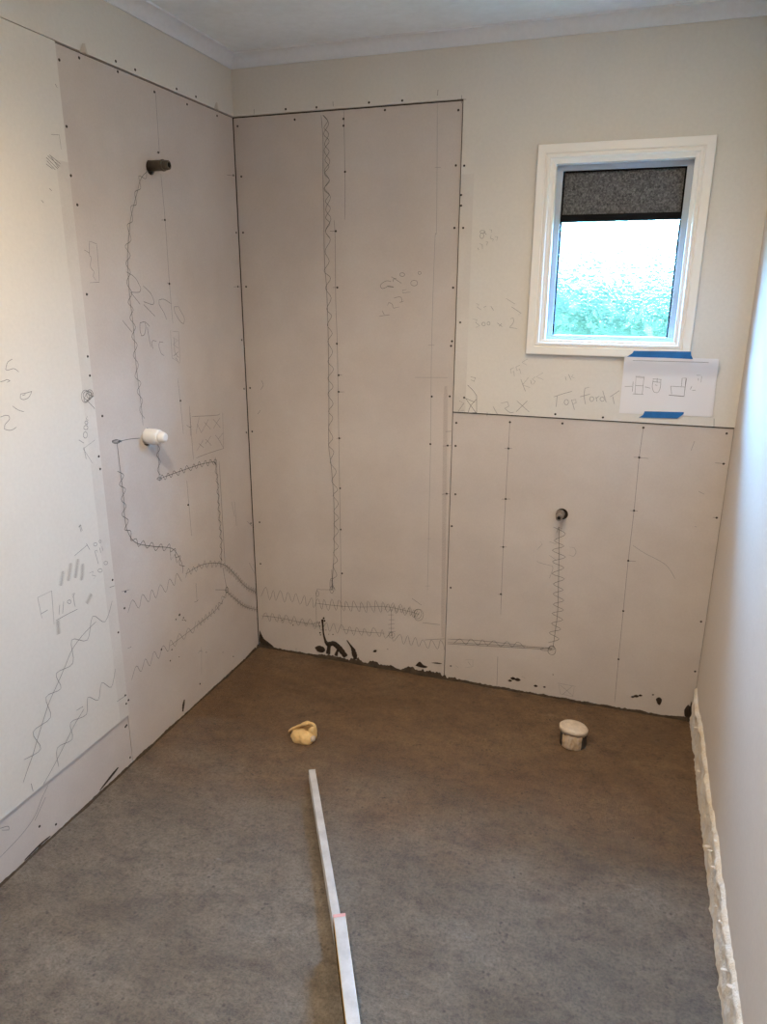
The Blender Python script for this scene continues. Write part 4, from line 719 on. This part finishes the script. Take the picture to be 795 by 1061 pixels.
# ragged screed lip against the walls
def fillet(name, n, path, hfun, wfun, seed):
    V, F = [], []
    for i in range(n+1):
        s = i/n; p, inn = path(s); h = max(0.0015, hfun(s)*(0.55 + 0.9*abs(noise.noise((s*14, seed, 0))) + 0.5*noise.noise((s*45, seed, 1)) + 0.5*noise.noise((s*170, seed, 5)))); w = max(0.003, wfun(s)*(0.8 + 0.6*noise.noise((s*20, seed, 4))))
        for t_, a in ((0, 1.0), (0.25, 0.85), (0.6, 0.40), (1.0, -0.10)):
            V.append(Vector(p) + Vector(inn)*w*t_ + Vector((0, 0, h*a + (0.0015*noise.noise((s*60, t_*4, seed)) if t_ < 1 else -0.002))))
    for i in range(n):
        for j in range(3): F.append([i*4+j, i*4+j+1, (i+1)*4+j+1, (i+1)*4+j])
    bm = bmesh.new(); bm.from_mesh(mesh_of('t', V, F)); return link(name, bm_mesh(bm, name, True), floor, 'lip')
M['lip'] = mottled('dried_mortar_lip', (0.070, 0.050, 0.034), 0.85, 0.45, 25, 120, 0.9, 0.006)
def hback(s):
    x = s*W; return 0.007 + 0.034*math.exp(-(x/0.05)**2) + 0.020*math.exp(-((x-0.48)/0.16)**2) + 0.026*math.exp(-((x-0.80)/0.10)**2) + 0.014*math.exp(-((x-W)/0.05)**2)
fillet('mortar_lip', 520, lambda s: ((s*W, YS, 0), (0, -1, 0)), hback, lambda s: 0.016, 2.0)
fillet('mortar_lip', 480, lambda s: ((XS, -2.2*s, 0), (1, 0, 0)), lambda s: 0.005 + 0.018*math.exp(-(s*2.2/0.06)**2), lambda s: 0.012, 6.0)

# splinters of board above the sheets
for u, v in ((-0.803, 2.190), (-0.121, 2.190)):
    V = [(0.0, u-0.018, v-0.004), (0.0, u+0.018, v-0.004), (0.004, u+0.004, v+0.022), (0.004, u-0.006, v+0.020), (0.005, u, v)]
    link('torn_board_splinter', mesh_of('torn_board_splinter', V, [[0, 1, 4], [1, 2, 4], [2, 3, 4], [3, 0, 4]]), HOST['left_board_top'], 'edge')

# ------------------------------------------------------------------ screws
bm = bmesh.new(); r = bmesh.ops.create_cone(bm, cap_ends=True, segments=10, radius1=0.0042, radius2=0.0030, depth=0.0016)
screw_me = bm_mesh(bm, 'screw'); screw_me.materials.append(M['screw'])
def add_screws(host, pts):
    left = host.startswith('left')
    for u, v in pts:
        if host == 'left_sheet': u = min(max(u, -899), -12)
        if host == 'left_board': u = min(u, -919)
        if host == 'left_strip': u = min(u, -922)
        if host == 'back_sheet': u = min(max(u, 12), 862)
        if host == 'low_sheet': u = min(max(u, 884), 1836)
        o = bpy.data.objects.new('screw', screw_me); COL.objects.link(o); o.parent = HOST[host]
        o.location = FACE[host](u/1000, v/1000, -0.0006)
        o.rotation_euler = (0, math.pi/2, 0) if left else (math.pi/2, 0, 0)
for h_, pts in SCREWS.items(): add_screws(h_, pts)

# ------------------------------------------------------------------ pencil marks
for host, name, tone, width, strokes, label in MARKS:
    bm = bmesh.new()
    for s in strokes:
        if s[0] == 'z': pts = zigzag(s[1], s[2], s[3]); pts = catmull([tuple(p) for p in pts], 4)
        else: pts = stroke([tuple(p) for p in s], 5)
        pts = [p/1000 for p in pts]
        if host == 'left_sheet': pts = [Vector((min(max(p.x, YL+0.003), -0.003), p.y)) for p in pts]
        if host == 'left_board': pts = [Vector((min(p.x, YL-0.002), max(p.y, ZB+0.002))) for p in pts]
        if host == 'left_strip': pts = [Vector((p.x, min(p.y, ZB-0.002))) for p in pts]
        if host == 'back_sheet': pts = [Vector((min(max(p.x, 0.003), X1-0.003), p.y)) for p in pts]
        if host == 'low_sheet': pts = [Vector((max(p.x, X1+0.003), p.y)) for p in pts]
        if tone == 'smear':
            for q_, f in enumerate((1.0, 0.72, 0.46, 0.22)): ribbon(bm, pts, width*f/1000, FACE[host], 0.0005 + 0.0001*q_)
        else: ribbon(bm, pts, width*0.75/1000, FACE[host])
    me = bpy.data.meshes.new(name); bm.to_mesh(me); bm.free()
    o = link(name, me, HOST[host], tone, label=label)
    if host == 'paper': o.matrix_parent_inverse = Matrix.Translation(-Vector(paper.location))
